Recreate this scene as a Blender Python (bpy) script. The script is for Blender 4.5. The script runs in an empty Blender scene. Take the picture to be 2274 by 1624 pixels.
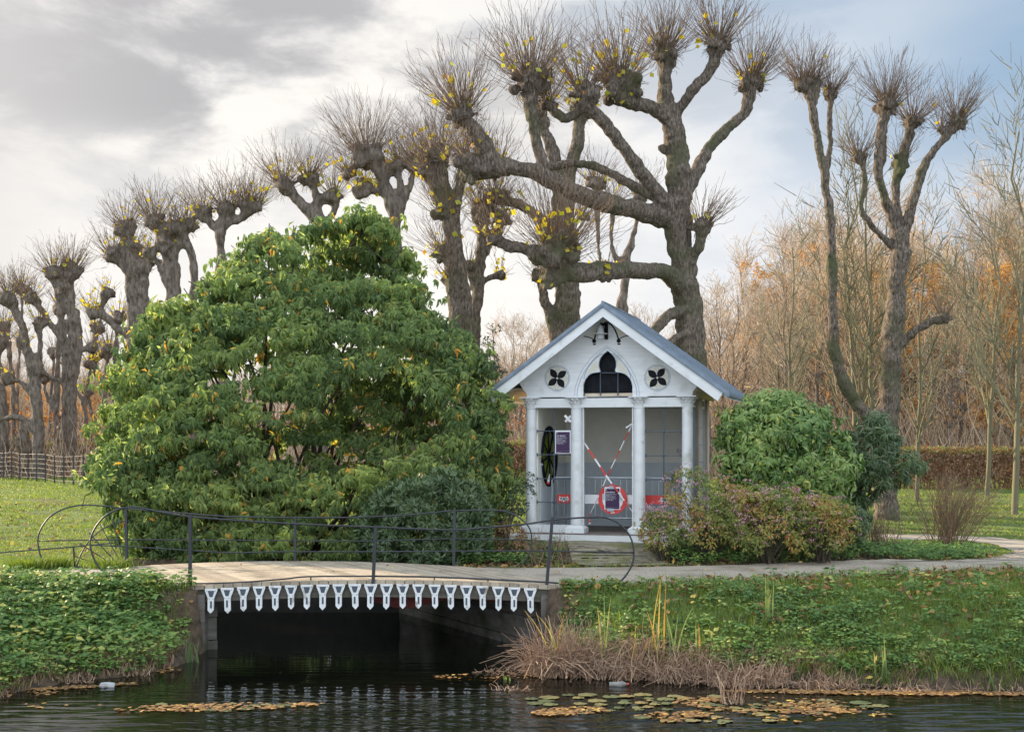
import bpy, bmesh, math, random
import numpy as np
from mathutils import Vector, Matrix
R=math.radians; PI=math.pi
random.seed(7); rng=np.random.default_rng(7)
SC=bpy.context.scene; COL=SC.collection

# ---------------------------------------------------------------- camera, sky, sun, exposure
CAMZ=2.2
cd=bpy.data.cameras.new('camera'); cam=bpy.data.objects.new('camera',cd); COL.objects.link(cam)
cam.location=(0,0,CAMZ); cam.rotation_euler=(R(90),0,0)
cd.sensor_width=36; cd.lens=36*3000/2273; cd.shift_y=178/2273; cd.clip_end=2000
SC.camera=cam
SC.view_settings.view_transform='Standard'; SC.view_settings.look='None'
SC.view_settings.exposure=1.1; SC.view_settings.gamma=1
SUN_AZ,SUN_EL=R(-57),R(17)
ld=bpy.data.lights.new('sun','SUN'); ld.energy=5.0; ld.angle=R(0.6); ld.color=(1,.80,.56)
sun=bpy.data.objects.new('sun',ld); COL.objects.link(sun)
sd=Vector((math.sin(SUN_AZ)*math.cos(SUN_EL),math.cos(SUN_AZ)*math.cos(SUN_EL),math.sin(SUN_EL)))
sun.rotation_euler=(-sd).to_track_quat('-Z','Y').to_euler()
world=bpy.data.worlds.new('World'); SC.world=world; world.use_nodes=True
def world_nodes():
    nt=world.node_tree; n=nt.nodes; L=nt.links; n.clear()
    out=n.new('ShaderNodeOutputWorld'); bg=n.new('ShaderNodeBackground'); L.new(bg.outputs[0],out.inputs[0])
    sky=n.new('ShaderNodeTexSky'); sky.sky_type='NISHITA'; sky.sun_disc=False
    sky.sun_elevation=SUN_EL; sky.sun_rotation=SUN_AZ; sky.air_density=1.0; sky.dust_density=1.5
    bg.inputs[1].default_value=0.1
    tc=n.new('ShaderNodeTexCoord'); sp=n.new('ShaderNodeSeparateXYZ'); L.new(tc.outputs['Generated'],sp.inputs[0])
    def M(op,a,b=None,c=None,clamp=False):
        m=n.new('ShaderNodeMath'); m.operation=op; m.use_clamp=clamp
        for i,q in enumerate((a,b,c)):
            if q is None: continue
            if isinstance(q,(int,float)): m.inputs[i].default_value=q
            else: L.new(q,m.inputs[i])
        return m.outputs[0]
    def SS(v,a,b):
        m=n.new('ShaderNodeMapRange'); m.interpolation_type='SMOOTHSTEP'; L.new(v,m.inputs[0])
        m.inputs[1].default_value=a; m.inputs[2].default_value=b; return m.outputs[0]
    x,y,z=sp.outputs
    def noise(sx,sy,sz,off,det,rough=.55,dist=0):
        mp=n.new('ShaderNodeMapping'); mp.inputs['Scale'].default_value=(sx,sy,sz); mp.inputs['Location'].default_value=off
        L.new(tc.outputs['Generated'],mp.inputs[0])
        t=n.new('ShaderNodeTexNoise'); t.inputs['Scale'].default_value=1; t.inputs['Detail'].default_value=det
        t.inputs['Roughness'].default_value=rough; t.inputs['Distortion'].default_value=dist
        L.new(mp.outputs[0],t.inputs['Vector']); return t.outputs[0]
    n1=noise(7,7,17,(3.1,0,1.3),9,.58,.25)      # billows
    n2=noise(2.6,2.6,7,(1.7,4,2.2),4,.5,.2)    # large masses
    # cloud darkness: stronger high up on the left, fading to the low glow
    up=SS(M('ADD',z,M('MULTIPLY',M('SUBTRACT',n2,.5),.18)),.15,.26); left=SS(M('MULTIPLY',x,-1.0),-.16,.16)
    dk=M('MULTIPLY',up,M('ADD',.3,M('MULTIPLY',left,.55)))
    body=SS(M('ADD',M('MULTIPLY',n1,1.0),M('MULTIPLY',n2,.35)),.58,.80)
    dark=M('MULTIPLY',dk,M('ADD',.12,M('MULTIPLY',body,.88)),clamp=True)
    fl=SS(M('MULTIPLY',x,-1.0),.20,.42)            # duller cloud at the far left
    cr=n.new('ShaderNodeMix'); cr.data_type='RGBA'; L.new(dark,cr.inputs[0])
    rb=n.new('ShaderNodeMix'); rb.data_type='RGBA'; L.new(M('MULTIPLY',SS(x,-.02,.26),M('ADD',.55,M('MULTIPLY',SS(n1,.35,.62),.45))),rb.inputs[0]); rw=n.new('ShaderNodeMix'); rw.data_type='RGBA'; L.new(M('MULTIPLY',SS(M('ADD',n1,M('MULTIPLY',M('SUBTRACT',n2,.5),.8)),.44,.66),M('ADD',.08,M('MULTIPLY',SS(z,.04,.22),.72))),rw.inputs[0]); rw.inputs[6].default_value=(5.05,4.86,4.6,1); rw.inputs[7].default_value=(3.65,3.68,3.78,1); L.new(rw.outputs[2],rb.inputs[6]); rb.inputs[7].default_value=(3.45,3.72,4.15,1)
    L.new(rb.outputs[2],cr.inputs[6]); cr.inputs[7].default_value=(2.15,2.12,2.18,1)
    cr2=n.new('ShaderNodeMix'); cr2.data_type='RGBA'; L.new(M('MULTIPLY',fl,.75),cr2.inputs[0])
    L.new(cr.outputs[2],cr2.inputs[6]); cr2.inputs[7].default_value=(3.6,3.5,3.45,1)
    # the open blue to the upper right
    bl=M('ADD',M('ADD',M('MULTIPLY',x,1.5),M('MULTIPLY',z,1.2)),M('MULTIPLY',M('SUBTRACT',n2,.5),1.1))
    bw=M('MULTIPLY',SS(bl,.25,1.15),SS(y,-.1,.3))
    # nishita blue, lifted a little by thin veil
    vb=n.new('ShaderNodeMix'); vb.data_type='RGBA'; vb.inputs[0].default_value=.8
    L.new(sky.outputs[0],vb.inputs[6]); vb.inputs[7].default_value=(1.45,2.15,3.0,1)
    mx=n.new('ShaderNodeMix'); mx.data_type='RGBA'; L.new(bw,mx.inputs[0]); L.new(cr2.outputs[2],mx.inputs[6]); L.new(vb.outputs[2],mx.inputs[7])
    # sky behind the viewer: out of view, brightened to light the camera-side faces
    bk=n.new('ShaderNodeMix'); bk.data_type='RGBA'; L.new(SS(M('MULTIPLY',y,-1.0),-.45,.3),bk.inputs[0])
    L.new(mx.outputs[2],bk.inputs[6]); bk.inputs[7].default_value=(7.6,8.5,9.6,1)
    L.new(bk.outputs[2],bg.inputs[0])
world_nodes()

# ---------------------------------------------------------------- helpers
def W(u,v,Y): return Vector(((u-1136.5)/3000*Y, Y, CAMZ-(v-990)/3000*Y))
def link(o,parent=None):
    COL.objects.link(o)
    if parent: o.parent=parent
    return o
def tag(o,label=None,cat=None,group=None,kind=None):
    for k,q in (('label',label),('category',cat),('group',group),('kind',kind)):
        if q: o[k]=q
    return o
def empty(name,loc=(0,0,0),rz=0,**k):
    o=bpy.data.objects.new(name,None); o.location=loc; o.rotation_euler=(0,0,rz); o.empty_display_size=.2
    link(o); return tag(o,**k)
def nrm(a):
    a=np.asarray(a,float); return a/np.maximum(np.linalg.norm(a,axis=-1,keepdims=True),1e-9)
_ico=None
def ico():
    global _ico
    if _ico is None:
        b=bmesh.new(); bmesh.ops.create_icosphere(b,subdivisions=2,radius=1)
        _ico=(np.array([v.co[:] for v in b.verts]),np.array([[v.index for v in f.verts] for f in b.faces])); b.free()
    return _ico
class MB:
    def __init__(s): s.v=[];s.f=[];s.t=[];s.m=[];s.n=0
    def add(s,V,F,tint=0.,mi=0):
        V=np.asarray(V,float).reshape(-1,3); F=np.asarray(F,int)
        if F.ndim==1: F=F[None]
        s.v.append(V); s.f.append(F+s.n); s.m.append(mi)
        s.t.append(np.full(len(V),tint,float) if np.isscalar(tint) else np.asarray(tint,float).reshape(-1)); s.n+=len(V); return s
    def inst(s,V,F,tint,mi=0):       # V (n,m,3), F (f,k) template, tint (n,)
        n,m=V.shape[:2]
        if n==0: return s
        FF=(np.arange(n)[:,None,None]*m+np.asarray(F)[None]).reshape(-1,np.asarray(F).shape[1])
        return s.add(V.reshape(-1,3),FF,np.repeat(np.broadcast_to(tint,(n,)),m),mi)
    def box(s,c,d,rz=0,mi=0,tint=0.,Mx=None):
        c=Vector(c); hx,hy,hz=[q/2 for q in d]
        P=[Vector((sx*hx,sy*hy,sz*hz)) for sz in(-1,1) for sy in(-1,1) for sx in(-1,1)]
        M_=Mx if Mx is not None else Matrix.Rotation(rz,3,'Z')
        s.add([(c+M_@p)[:] for p in P],[[0,2,3,1],[4,5,7,6],[0,1,5,4],[2,6,7,3],[0,4,6,2],[1,3,7,5]],tint,mi); return s
    def bx(s,x0,x1,y0,y1,z0,z1,mi=0,tint=0.): return s.box(((x0+x1)/2,(y0+y1)/2,(z0+z1)/2),(abs(x1-x0),abs(y1-y0),abs(z1-z0)),mi=mi,tint=tint)
    def beam(s,a,b,w,h,mi=0,up=(0,0,1),tint=0.):
        a=Vector(a);b=Vector(b);d=(b-a); L=d.length; d.normalize(); r=d.cross(Vector(up)).normalized(); q=r.cross(d)
        M_=Matrix((d,r,q)).transposed(); return s.box((a+b)/2,(L,w,h),Mx=M_,mi=mi,tint=tint)
    def tubes(s,P,Rd,sides=3,tint=0.,mi=0,cap=False):   # P (n,k,3)  Rd (n,k)
        P=np.asarray(P,float); Rd=np.asarray(Rd,float); n,k=P.shape[:2]
        T=np.empty_like(P); T[:,1:-1]=P[:,2:]-P[:,:-2]; T[:,0]=P[:,1]-P[:,0]; T[:,-1]=P[:,-1]-P[:,-2]; T=nrm(T)
        ref=nrm(P[:,-1]-P[:,0]); a=np.where(np.abs(ref[:,2:3])<.8,np.array([[0,0,1.]]),np.array([[1.,0,0]]))
        a=np.repeat(a[:,None],k,1); U=nrm(np.cross(T,a)); Vv=np.cross(T,U)
        th=np.arange(sides)*2*PI/sides
        V=P[:,:,None]+Rd[:,:,None,None]*(U[:,:,None]*np.cos(th)[None,None,:,None]+Vv[:,:,None]*np.sin(th)[None,None,:,None])
        F=[[i*sides+j,i*sides+(j+1)%sides,(i+1)*sides+(j+1)%sides,(i+1)*sides+j] for i in range(k-1) for j in range(sides)]
        base=s.n; s.inst(V.reshape(n,k*sides,3),F,tint,mi)
        if cap:
            for e,rv in ((0,1),(k-1,0)):
                C=np.arange(n)[:,None]*k*sides+e*sides+np.arange(sides)[None]
                s.f.append(base+(C[:,::-1] if rv else C)); s.m.append(mi)
        return s
    def tube(s,pts,r,sides=8,mi=0,tint=0.,cap=True):
        P=np.array([list(p) for p in pts])[None]; r=np.full(len(pts),r,float) if np.isscalar(r) else np.array(r,float)
        return s.tubes(P,r[None],sides,tint,mi,cap)
    def ball(s,c,r,mi=0,tint=0.,sc=(1,1,1)):
        V,F=ico(); return s.add(V*np.array(sc)*r+np.array(list(c)),F,tint,mi)
    def lathe(s,prof,c=(0,0,0),sides=24,mi=0,tint=0.):
        th=np.arange(sides)*2*PI/sides; k=len(prof)
        V=np.array([[c[0]+r*math.cos(t),c[1]+r*math.sin(t),c[2]+z] for r,z in prof for t in th])
        F=[[i*sides+j,i*sides+(j+1)%sides,(i+1)*sides+(j+1)%sides,(i+1)*sides+j] for i in range(k-1) for j in range(sides)]
        b=s.n; s.add(V,F,tint,mi); s.f.append(np.array([[b+j for j in range(sides)][::-1]])); s.m.append(mi)
        s.f.append(np.array([[b+(k-1)*sides+j for j in range(sides)]])); s.m.append(mi); return s
    def prism(s,o,y0,y1,mi=0,tint=0.):   # outline [(x,z)] in the XZ plane, from depth y0 (front) to y1
        n=len(o); V=[(x,y0,z) for x,z in o]+[(x,y1,z) for x,z in o]; b=s.n
        s.add(V,[[i,(i+1)%n,n+(i+1)%n,n+i] for i in range(n)],tint,mi)
        s.f.append(np.array([[b+i for i in range(n)][::-1]])); s.m.append(mi)
        s.f.append(np.array([[b+n+i for i in range(n)]])); s.m.append(mi); return s
    def ribbon(s,pts,w,y0,y1,mi=0,closed=False):   # flat line of width w drawn in XZ
        P=np.array(pts,float); n=len(P)
        T=np.roll(P,-1,0)-np.roll(P,1,0) if closed else np.gradient(P,axis=0)
        T=nrm(T); N=np.stack([-T[:,1],T[:,0]],1)*w/2
        A=P+N;B=P-N; m=n if closed else n-1
        V=[(a[0],y0,a[1]) for a in A]+[(b[0],y0,b[1]) for b in B]+[(a[0],y1,a[1]) for a in A]+[(b[0],y1,b[1]) for b in B]
        F=[]
        for i in range(m):
            j=(i+1)%n; F+=[[i,j,n+j,n+i],[2*n+i,3*n+i,3*n+j,2*n+j],[i,2*n+i,2*n+j,j],[n+i,n+j,3*n+j,3*n+i]]
        return s.add(V,F,0,mi)
    def build(s,name,mats,parent=None,smooth=False,shift=None,**k):
        me=bpy.data.meshes.new(name); V=np.concatenate(s.v) if s.v else np.zeros((0,3))
        if shift is not None: V=V-np.array(list(shift))
        me.vertices.add(len(V)); me.vertices.foreach_set('co',V.astype(np.float32).ravel())
        lp=np.concatenate([f.ravel() for f in s.f]); ct=np.concatenate([np.full(len(f),f.shape[1]) for f in s.f])
        mi=np.concatenate([np.full(len(f),m) for f,m in zip(s.f,s.m)])
        me.loops.add(len(lp)); me.loops.foreach_set('vertex_index',lp.astype(np.int32))
        me.polygons.add(len(ct)); st=np.concatenate([[0],np.cumsum(ct)[:-1]])
        me.polygons.foreach_set('loop_start',st.astype(np.int32)); me.polygons.foreach_set('loop_total',ct.astype(np.int32))
        me.polygons.foreach_set('material_index',mi.astype(np.int32))
        me.polygons.foreach_set('use_smooth',np.full(len(ct),smooth))
        at=me.attributes.new('tint','FLOAT','POINT'); at.data.foreach_set('value',np.concatenate(s.t).astype(np.float32))
        me.update(calc_edges=True)
        for m in (mats if isinstance(mats,(list,tuple)) else [mats]): me.materials.append(m)
        o=bpy.data.objects.new(name,me); link(o,parent); return tag(o,**k)
def copy_tree(o,parent=None):
    c=o.copy(); COL.objects.link(c); c.parent=parent
    for ch in list(o.children): copy_tree(ch,c)
    return c
def baked(o,mods,mat):     # apply modifiers without operators
    for t,kw in mods:
        m=o.modifiers.new(t,t)
        for k,q in kw.items(): setattr(m,k,q)
    dg=bpy.context.evaluated_depsgraph_get(); dg.update()
    me=bpy.data.meshes.new_from_object(o.evaluated_get(dg),depsgraph=dg)
    o.modifiers.clear(); old=o.data; o.data=me; bpy.data.meshes.remove(old)
    me.materials.clear(); me.materials.append(mat)
    me.polygons.foreach_set('use_smooth',np.full(len(me.polygons),True)); me.update(); return o
def curve_mesh(name,splines,ext,mat,parent,Mx):   # filled 2-D outline with holes, in its own plane
    c=bpy.data.curves.new(name,'CURVE'); c.dimensions='2D'; c.fill_mode='BOTH'; c.extrude=ext/2
    for s in splines:
        sp=c.splines.new('POLY'); sp.points.add(len(s)-1); sp.use_cyclic_u=True
        for p,(x,y) in zip(sp.points,s): p.co=(x,y,0,1)
    t=bpy.data.objects.new('tmp',c); COL.objects.link(t)
    dg=bpy.context.evaluated_depsgraph_get(); dg.update()
    me=bpy.data.meshes.new_from_object(t.evaluated_get(dg),depsgraph=dg); bpy.data.objects.remove(t); bpy.data.curves.remove(c)
    me.transform(Mx); me.materials.clear(); me.materials.append(mat)
    o=bpy.data.objects.new(name,me); link(o,parent); return o
def text(name,body,size,mat,parent,loc,ext=.001,sx=1,ls=1.,align='LEFT',rz=0,bold=0):
    c=bpy.data.curves.new(name,'FONT'); c.body=body; c.size=size; c.extrude=ext; c.space_line=ls; c.align_x=align; c.offset=bold
    t=bpy.data.objects.new('tmp',c); COL.objects.link(t)
    dg=bpy.context.evaluated_depsgraph_get(); dg.update()
    me=bpy.data.meshes.new_from_object(t.evaluated_get(dg),depsgraph=dg); bpy.data.objects.remove(t); bpy.data.curves.remove(c)
    me.transform(Matrix.Translation(loc)@Matrix.Rotation(rz,4,'Z')@Matrix.Rotation(R(90),4,'X')@Matrix.Diagonal((sx,1,1,1)))
    me.materials.clear(); me.materials.append(mat); o=bpy.data.objects.new(name,me); link(o,parent); return o

# ---------------------------------------------------------------- materials
def mat(name,stops,rough=.7,use='noise',scale=5,stretch=(1,1,1),bump=0,bscale=None,bdist=.02,trans=0,spec=.5,detail=6,metal=0,mixn=0,moss=None,wave=None,tcol=None):
    """stops: [(pos,(r,g,b))]; use 'noise' (object space) or 'tint' (mesh attribute, with a little noise)"""
    m=bpy.data.materials.new(name); m.use_nodes=True; nt=m.node_tree; n=nt.nodes; L=nt.links
    b=n['Principled BSDF']; b.inputs['Roughness'].default_value=rough; b.inputs['Metallic'].default_value=metal
    b.inputs['Specular IOR Level'].default_value=spec
    tc=n.new('ShaderNodeTexCoord'); mp=n.new('ShaderNodeMapping'); mp.inputs['Scale'].default_value=stretch
    L.new(tc.outputs['Object'],mp.inputs[0])
    nz=n.new('ShaderNodeTexNoise'); nz.inputs['Scale'].default_value=scale; nz.inputs['Detail'].default_value=detail; nz.inputs['Roughness'].default_value=.6
    L.new(mp.outputs[0],nz.inputs['Vector'])
    fac=nz.outputs[0]
    if use=='tint':
        at=n.new('ShaderNodeAttribute'); at.attribute_name='tint'; fac=at.outputs['Fac']
        if mixn:
            a=n.new('ShaderNodeMath'); a.operation='MULTIPLY_ADD'; L.new(nz.outputs[0],a.inputs[0]); a.inputs[1].default_value=mixn; L.new(fac,a.inputs[2])
            c=n.new('ShaderNodeMath'); c.operation='SUBTRACT'; L.new(a.outputs[0],c.inputs[0]); c.inputs[1].default_value=mixn/2; fac=c.outputs[0]
    cr=n.new('ShaderNodeValToRGB'); L.new(fac,cr.inputs[0]); e=cr.color_ramp.elements
    while len(e)<len(stops): e.new(.5)
    for el,(p,c) in zip(e,stops): el.position=p; el.color=(*c,1)
    col=cr.outputs[0]
    if moss:
        n2=n.new('ShaderNodeTexNoise'); n2.inputs['Scale'].default_value=moss[1]; n2.inputs['Detail'].default_value=5; L.new(tc.outputs['Object'],n2.inputs['Vector'])
        r2=n.new('ShaderNodeMapRange'); L.new(n2.outputs[0],r2.inputs[0]); r2.inputs[1].default_value=moss[2]; r2.inputs[2].default_value=moss[3]
        mx=n.new('ShaderNodeMix'); mx.data_type='RGBA'; L.new(r2.outputs[0],mx.inputs[0]); L.new(col,mx.inputs[6]); mx.inputs[7].default_value=(*moss[0],1); col=mx.outputs[2]
    L.new(col,b.inputs['Base Color'])
    h=None
    if wave:
        wv=n.new('ShaderNodeTexWave'); wv.wave_type='BANDS'; wv.bands_direction=wave[0]; wv.inputs['Scale'].default_value=wave[1]; wv.inputs['Distortion'].default_value=wave[2]; wv.inputs['Detail'].default_value=2
        L.new(tc.outputs['Object'],wv.inputs['Vector']); h=wv.outputs[0]
    if bump:
        nb=n.new('ShaderNodeTexNoise'); nb.inputs['Scale'].default_value=bscale or scale*2; nb.inputs['Detail'].default_value=8; nb.inputs['Roughness'].default_value=.65; L.new(mp.outputs[0],nb.inputs['Vector'])
        hh=nb.outputs[0]
        if h is not None:
            ad=n.new('ShaderNodeMath'); ad.operation='ADD'; L.new(h,ad.inputs[0]); L.new(hh,ad.inputs[1]); hh=ad.outputs[0]
        bp=n.new('ShaderNodeBump'); bp.inputs['Strength'].default_value=bump; bp.inputs['Distance'].default_value=bdist; L.new(hh,bp.inputs['Height']); L.new(bp.outputs[0],b.inputs['Normal'])
    if trans:
        tr=n.new('ShaderNodeBsdfTranslucent'); ms=n.new('ShaderNodeMixShader'); ms.inputs[0].default_value=trans
        hs=n.new('ShaderNodeHueSaturation'); hs.inputs['Saturation'].default_value=1.15; hs.inputs['Value'].default_value=tcol or 2.0; L.new(col,hs.inputs['Color'])
        L.new(hs.outputs[0],tr.inputs[0]); L.new(b.outputs[0],ms.inputs[1]); L.new(tr.outputs[0],ms.inputs[2]); L.new(ms.outputs[0],n['Material Output'].inputs[0])
    return m
M={}
M['bark']=mat('lime_bark',[(.34,(.05,.038,.029)),(.48,(.13,.10,.076)),(.68,(.29,.235,.185))],.95,scale=22,stretch=(1,1,.30),bump=1,bscale=24,bdist=.10,moss=((.085,.09,.04),.9,.50,.68),detail=9)
M['bark_far']=mat('lime_bark_far',[(.34,(.065,.05,.04)),(.49,(.145,.115,.092)),(.70,(.25,.205,.165))],.95,scale=11,stretch=(1,1,.3),bump=1,bscale=11,bdist=.10)
M['twig']=mat('shoot_bark',[(0,(.085,.055,.038)),(1,(.24,.15,.085))],.7,use='tint')
M['yleaf']=mat('lime_leaf',[(0,(.50,.42,.04)),(.6,(.66,.50,.05)),(.85,(.42,.46,.06)),(1,(.45,.20,.03))],.5,use='tint',trans=.45,tcol=1.3)
M['wood_twig']=mat('woodland_twig',[(0,(.12,.085,.055)),(.3,(.34,.245,.16)),(1,(.66,.52,.36))],.85,use='tint')
M['sap_twig']=mat('sapling_bark',[(0,(.10,.09,.05)),(1,(.24,.215,.12))],.8,use='tint',mixn=.6)
M['copper']=mat('copper_leaf',[(0,(.42,.21,.07)),(.5,(.58,.32,.10)),(1,(.68,.45,.16))],.6,use='tint',trans=.4,tcol=1.2)
M['paint']=mat('white_paint',[(.3,(.60,.61,.61)),(.7,(.70,.71,.71))],.5,scale=2.5,bump=.12,bscale=30,bdist=.004,stretch=(1,1,2.5),moss=((.40,.41,.37),3.4,.58,.78))
M['board']=mat('gable_board_paint',[(.3,(.60,.61,.62)),(.7,(.72,.73,.73))],.55,scale=2,stretch=(1,1,7),bump=.25,bscale=12,bdist=.008,wave=('Z',1.2,.25),moss=((.44,.45,.41),2.4,.56,.76))
M['roofm']=mat('zinc_roof',[(.3,(.135,.17,.215)),(.7,(.22,.265,.32))],.5,scale=6,bump=.1,metal=.25,moss=((.16,.19,.15),2.5,.55,.75))
M['cream']=mat('cream_plaster',[(.3,(.70,.67,.58)),(.7,(.77,.74,.65))],.9,scale=4,bump=.2,bscale=60,bdist=.003)
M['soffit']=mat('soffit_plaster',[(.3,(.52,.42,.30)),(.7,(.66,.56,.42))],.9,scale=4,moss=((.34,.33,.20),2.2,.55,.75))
M['wains']=mat('wainscot_paint',[(.3,(.47,.51,.54)),(.7,(.55,.59,.61))],.6,scale=3)
M['tan']=mat('side_wall_render',[(.3,(.44,.37,.31)),(.7,(.52,.45,.38))],.9,scale=4,bump=.15)
M['slate']=mat('side_panel_paint',[(.3,(.20,.22,.25)),(.7,(.27,.29,.32))],.7,scale=4)
M['lead']=mat('blue_grey_iron',[(.3,(.045,.06,.085)),(.7,(.075,.095,.125))],.5,scale=20)
M['iron']=mat('dark_iron_paint',[(.3,(.012,.015,.020)),(.7,(.026,.030,.038))],.5,scale=25,bump=.2,bscale=60,bdist=.002,spec=.6)
M['black']=mat('black_paint',[(.4,(.008,.009,.011)),(.6,(.014,.016,.02))],.8,spec=.15,scale=8)
M['line']=mat('blue_painted_line',[(.3,(.25,.30,.37)),(.7,(.32,.37,.44))],.7,scale=20)
M['creamline']=mat('cream_painted_field',[(.3,(.60,.57,.47)),(.7,(.66,.63,.54))],.7,scale=9)
M['floor']=mat('pavilion_floor',[(.3,(.11,.085,.07)),(.7,(.19,.16,.14))],.85,scale=5)
M['galv']=mat('galvanised_steel',[(.3,(.33,.37,.40)),(.7,(.48,.52,.55))],.4,scale=18,metal=.5)
M['red']=mat('red_board',[(.3,(.56,.035,.03)),(.7,(.66,.055,.045))],.4,scale=6)
M['white']=mat('white_sheet',[(.3,(.74,.75,.76)),(.7,(.80,.81,.82))],.5,scale=6)
M['purple']=mat('purple_poster',[(.3,(.036,.009,.056)),(.7,(.046,.013,.068))],.6,scale=5)
M['duct']=mat('grey_duct_tape',[(.3,(.36,.40,.45)),(.7,(.45,.49,.54))],.45,scale=9)
M['tape']=mat('barrier_tape',[(0,(.80,.80,.80)),(.49,(.80,.80,.80)),(.51,(.62,.04,.03)),(1,(.62,.04,.03))],.4,use='tint',trans=.15,tcol=1.0)
M['logo_green']=mat('logo_green',[(.4,(.25,.45,.12)),(.6,(.5,.62,.4))],.5,scale=30)
M['plank']=mat('deck_plank',[(0,(.25,.205,.155)),(.5,(.36,.30,.225)),(1,(.44,.375,.29))],.9,use='tint',mixn=1.1,scale=5,stretch=(5,1.1,1),moss=((.16,.14,.10),2.2,.54,.72),bump=.5,bscale=14,bdist=.01)
M['beamw']=mat('weathered_beam',[(.3,(.09,.08,.07)),(.7,(.20,.18,.15))],.9,scale=4,stretch=(.4,1,6),bump=.6,bscale=8,bdist=.01,moss=((.08,.09,.05),3,.52,.7))
M['dark']=mat('under_bridge_shade',[(.3,(.012,.011,.009)),(.7,(.03,.027,.022))],.9,scale=5)  # near-black colour that paints in the shade under the bridge
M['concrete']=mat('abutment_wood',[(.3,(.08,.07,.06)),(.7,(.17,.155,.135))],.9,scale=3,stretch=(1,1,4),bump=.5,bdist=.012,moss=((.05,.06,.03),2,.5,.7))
M['brack']=mat('white_bracket_paint',[(.3,(.66,.67,.66)),(.65,(.78,.79,.78))],.5,scale=8,bump=.15,moss=((.30,.25,.19),7,.57,.70))
M['net']=mat('red_netting',[(.4,(.15,.04,.035)),(.6,(.21,.055,.045))],.9,scale=30)
M['vib']=mat('viburnum_leaf',[(0,(.08,.13,.058)),(.35,(.165,.225,.09)),(.7,(.285,.335,.12)),(.90,(.43,.45,.14)),(.93,(.66,.47,.12)),(1,(.55,.31,.08))],.6,use='tint',trans=.45,spec=.22,tcol=2.4)
M['stem']=mat('shrub_stem',[(.3,(.05,.038,.028)),(.7,(.11,.085,.06))],.9,scale=8)
M['aucuba']=mat('spotted_laurel_leaf',[(0,(.045,.11,.03)),(.45,(.15,.24,.06)),(.85,(.30,.38,.11)),(1,(.52,.50,.12))],.32,use='tint',mixn=.35,scale=45,trans=.22,spec=.5,tcol=1.8)
M['cherry']=mat('narrow_laurel_leaf',[(0,(.045,.085,.035)),(.6,(.12,.175,.07)),(1,(.25,.30,.13))],.3,use='tint',trans=.2,spec=.55,tcol=1.8)
M['holly']=mat('holly_leaf',[(0,(.018,.042,.018)),(.7,(.04,.08,.028)),(.95,(.09,.12,.04)),(1,(.45,.03,.02))],.3,use='tint',trans=.2)
M['spirea']=mat('autumn_shrub_leaf',[(0,(.10,.15,.04)),(.4,(.22,.25,.06)),(.75,(.42,.34,.09)),(1,(.42,.17,.08))],.6,use='tint',trans=.35,tcol=1.7)
M['pink']=mat('faded_pink_flower',[(0,(.46,.19,.25)),(.6,(.62,.38,.42)),(1,(.56,.46,.36))],.8,use='tint',trans=.2,tcol=1.2)
M['grass']=mat('grass_blade',[(0,(.07,.12,.022)),(.6,(.18,.245,.045)),(.9,(.33,.34,.08)),(1,(.46,.38,.20))],.55,use='tint',trans=.35,tcol=1.7)
M['elder']=mat('ground_elder_leaf',[(0,(.05,.12,.028)),(.55,(.14,.245,.055)),(.88,(.27,.34,.08)),(1,(.50,.45,.12))],.5,use='tint',trans=.3,tcol=1.8)
M['dead']=mat('fallen_leaf',[(0,(.09,.05,.03)),(.5,(.25,.135,.055)),(.85,(.46,.26,.08)),(1,(.60,.44,.10))],.7,use='tint',trans=.15,tcol=1.3)
M['reed']=mat('dead_reed',[(0,(.16,.095,.06)),(.5,(.36,.235,.155)),(1,(.58,.42,.29))],.8,use='tint',trans=.15,tcol=1.2)
M['iris']=mat('iris_blade',[(0,(.07,.13,.05)),(.55,(.19,.23,.08)),(.8,(.38,.30,.09)),(1,(.34,.18,.06))],.45,use='tint',trans=.35,tcol=1.6)
M['pad']=mat('lily_pad',[(0,(.07,.09,.04)),(.6,(.14,.155,.065)),(1,(.27,.20,.08))],.4,use='tint',mixn=.5,scale=9,bump=.2,bdist=.01)
M['hedge']=mat('hedge_leaf',[(0,(.14,.07,.035)),(.6,(.25,.13,.07)),(.8,(.16,.19,.05)),(1,(.22,.26,.07))],.7,use='tint',trans=.3,tcol=1.5)
M['gravel']=mat('gravel',[(.30,(.21,.175,.135)),(.5,(.35,.30,.24)),(.72,(.50,.44,.36))],.95,scale=38,bump=.6,bscale=70,bdist=.012,moss=((.20,.165,.12),1.1,.50,.70))
M['pave']=mat('mossy_paving',[(.3,(.17,.145,.10)),(.7,(.34,.30,.22))],.95,scale=14,bump=.8,bscale=26,bdist=.03,moss=((.17,.17,.07),2.5,.48,.66))
M['ground']=mat('turf_ground',[(.32,(.045,.062,.018)),(.5,(.095,.14,.03)),(.7,(.15,.20,.04))],.95,scale=1.3,detail=12,bump=.9,bscale=9,bdist=.06,moss=((.085,.062,.038),.55,.56,.68))
M['litter']=mat('grubby_white_card',[(.35,(.30,.31,.30)),(.6,(.50,.52,.52))],.7,scale=14)
M['bottle']=mat('murky_plastic',[(.35,(.22,.21,.19)),(.65,(.42,.41,.38))],.3,scale=12,trans=.3,tcol=1.2)
M['bell']=mat('grey_bell_paint',[(.3,(.40,.42,.42)),(.7,(.52,.54,.54))],.5,scale=18)
M['glassg']=mat('green_glass',[(.35,(.22,.30,.05)),(.65,(.50,.56,.12))],.3,scale=9,trans=.65,tcol=2.2)
M['redlight']=mat('wood_soil',[(.3,(.10,.075,.045)),(.7,(.17,.13,.08))],.95,scale=1)
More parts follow.
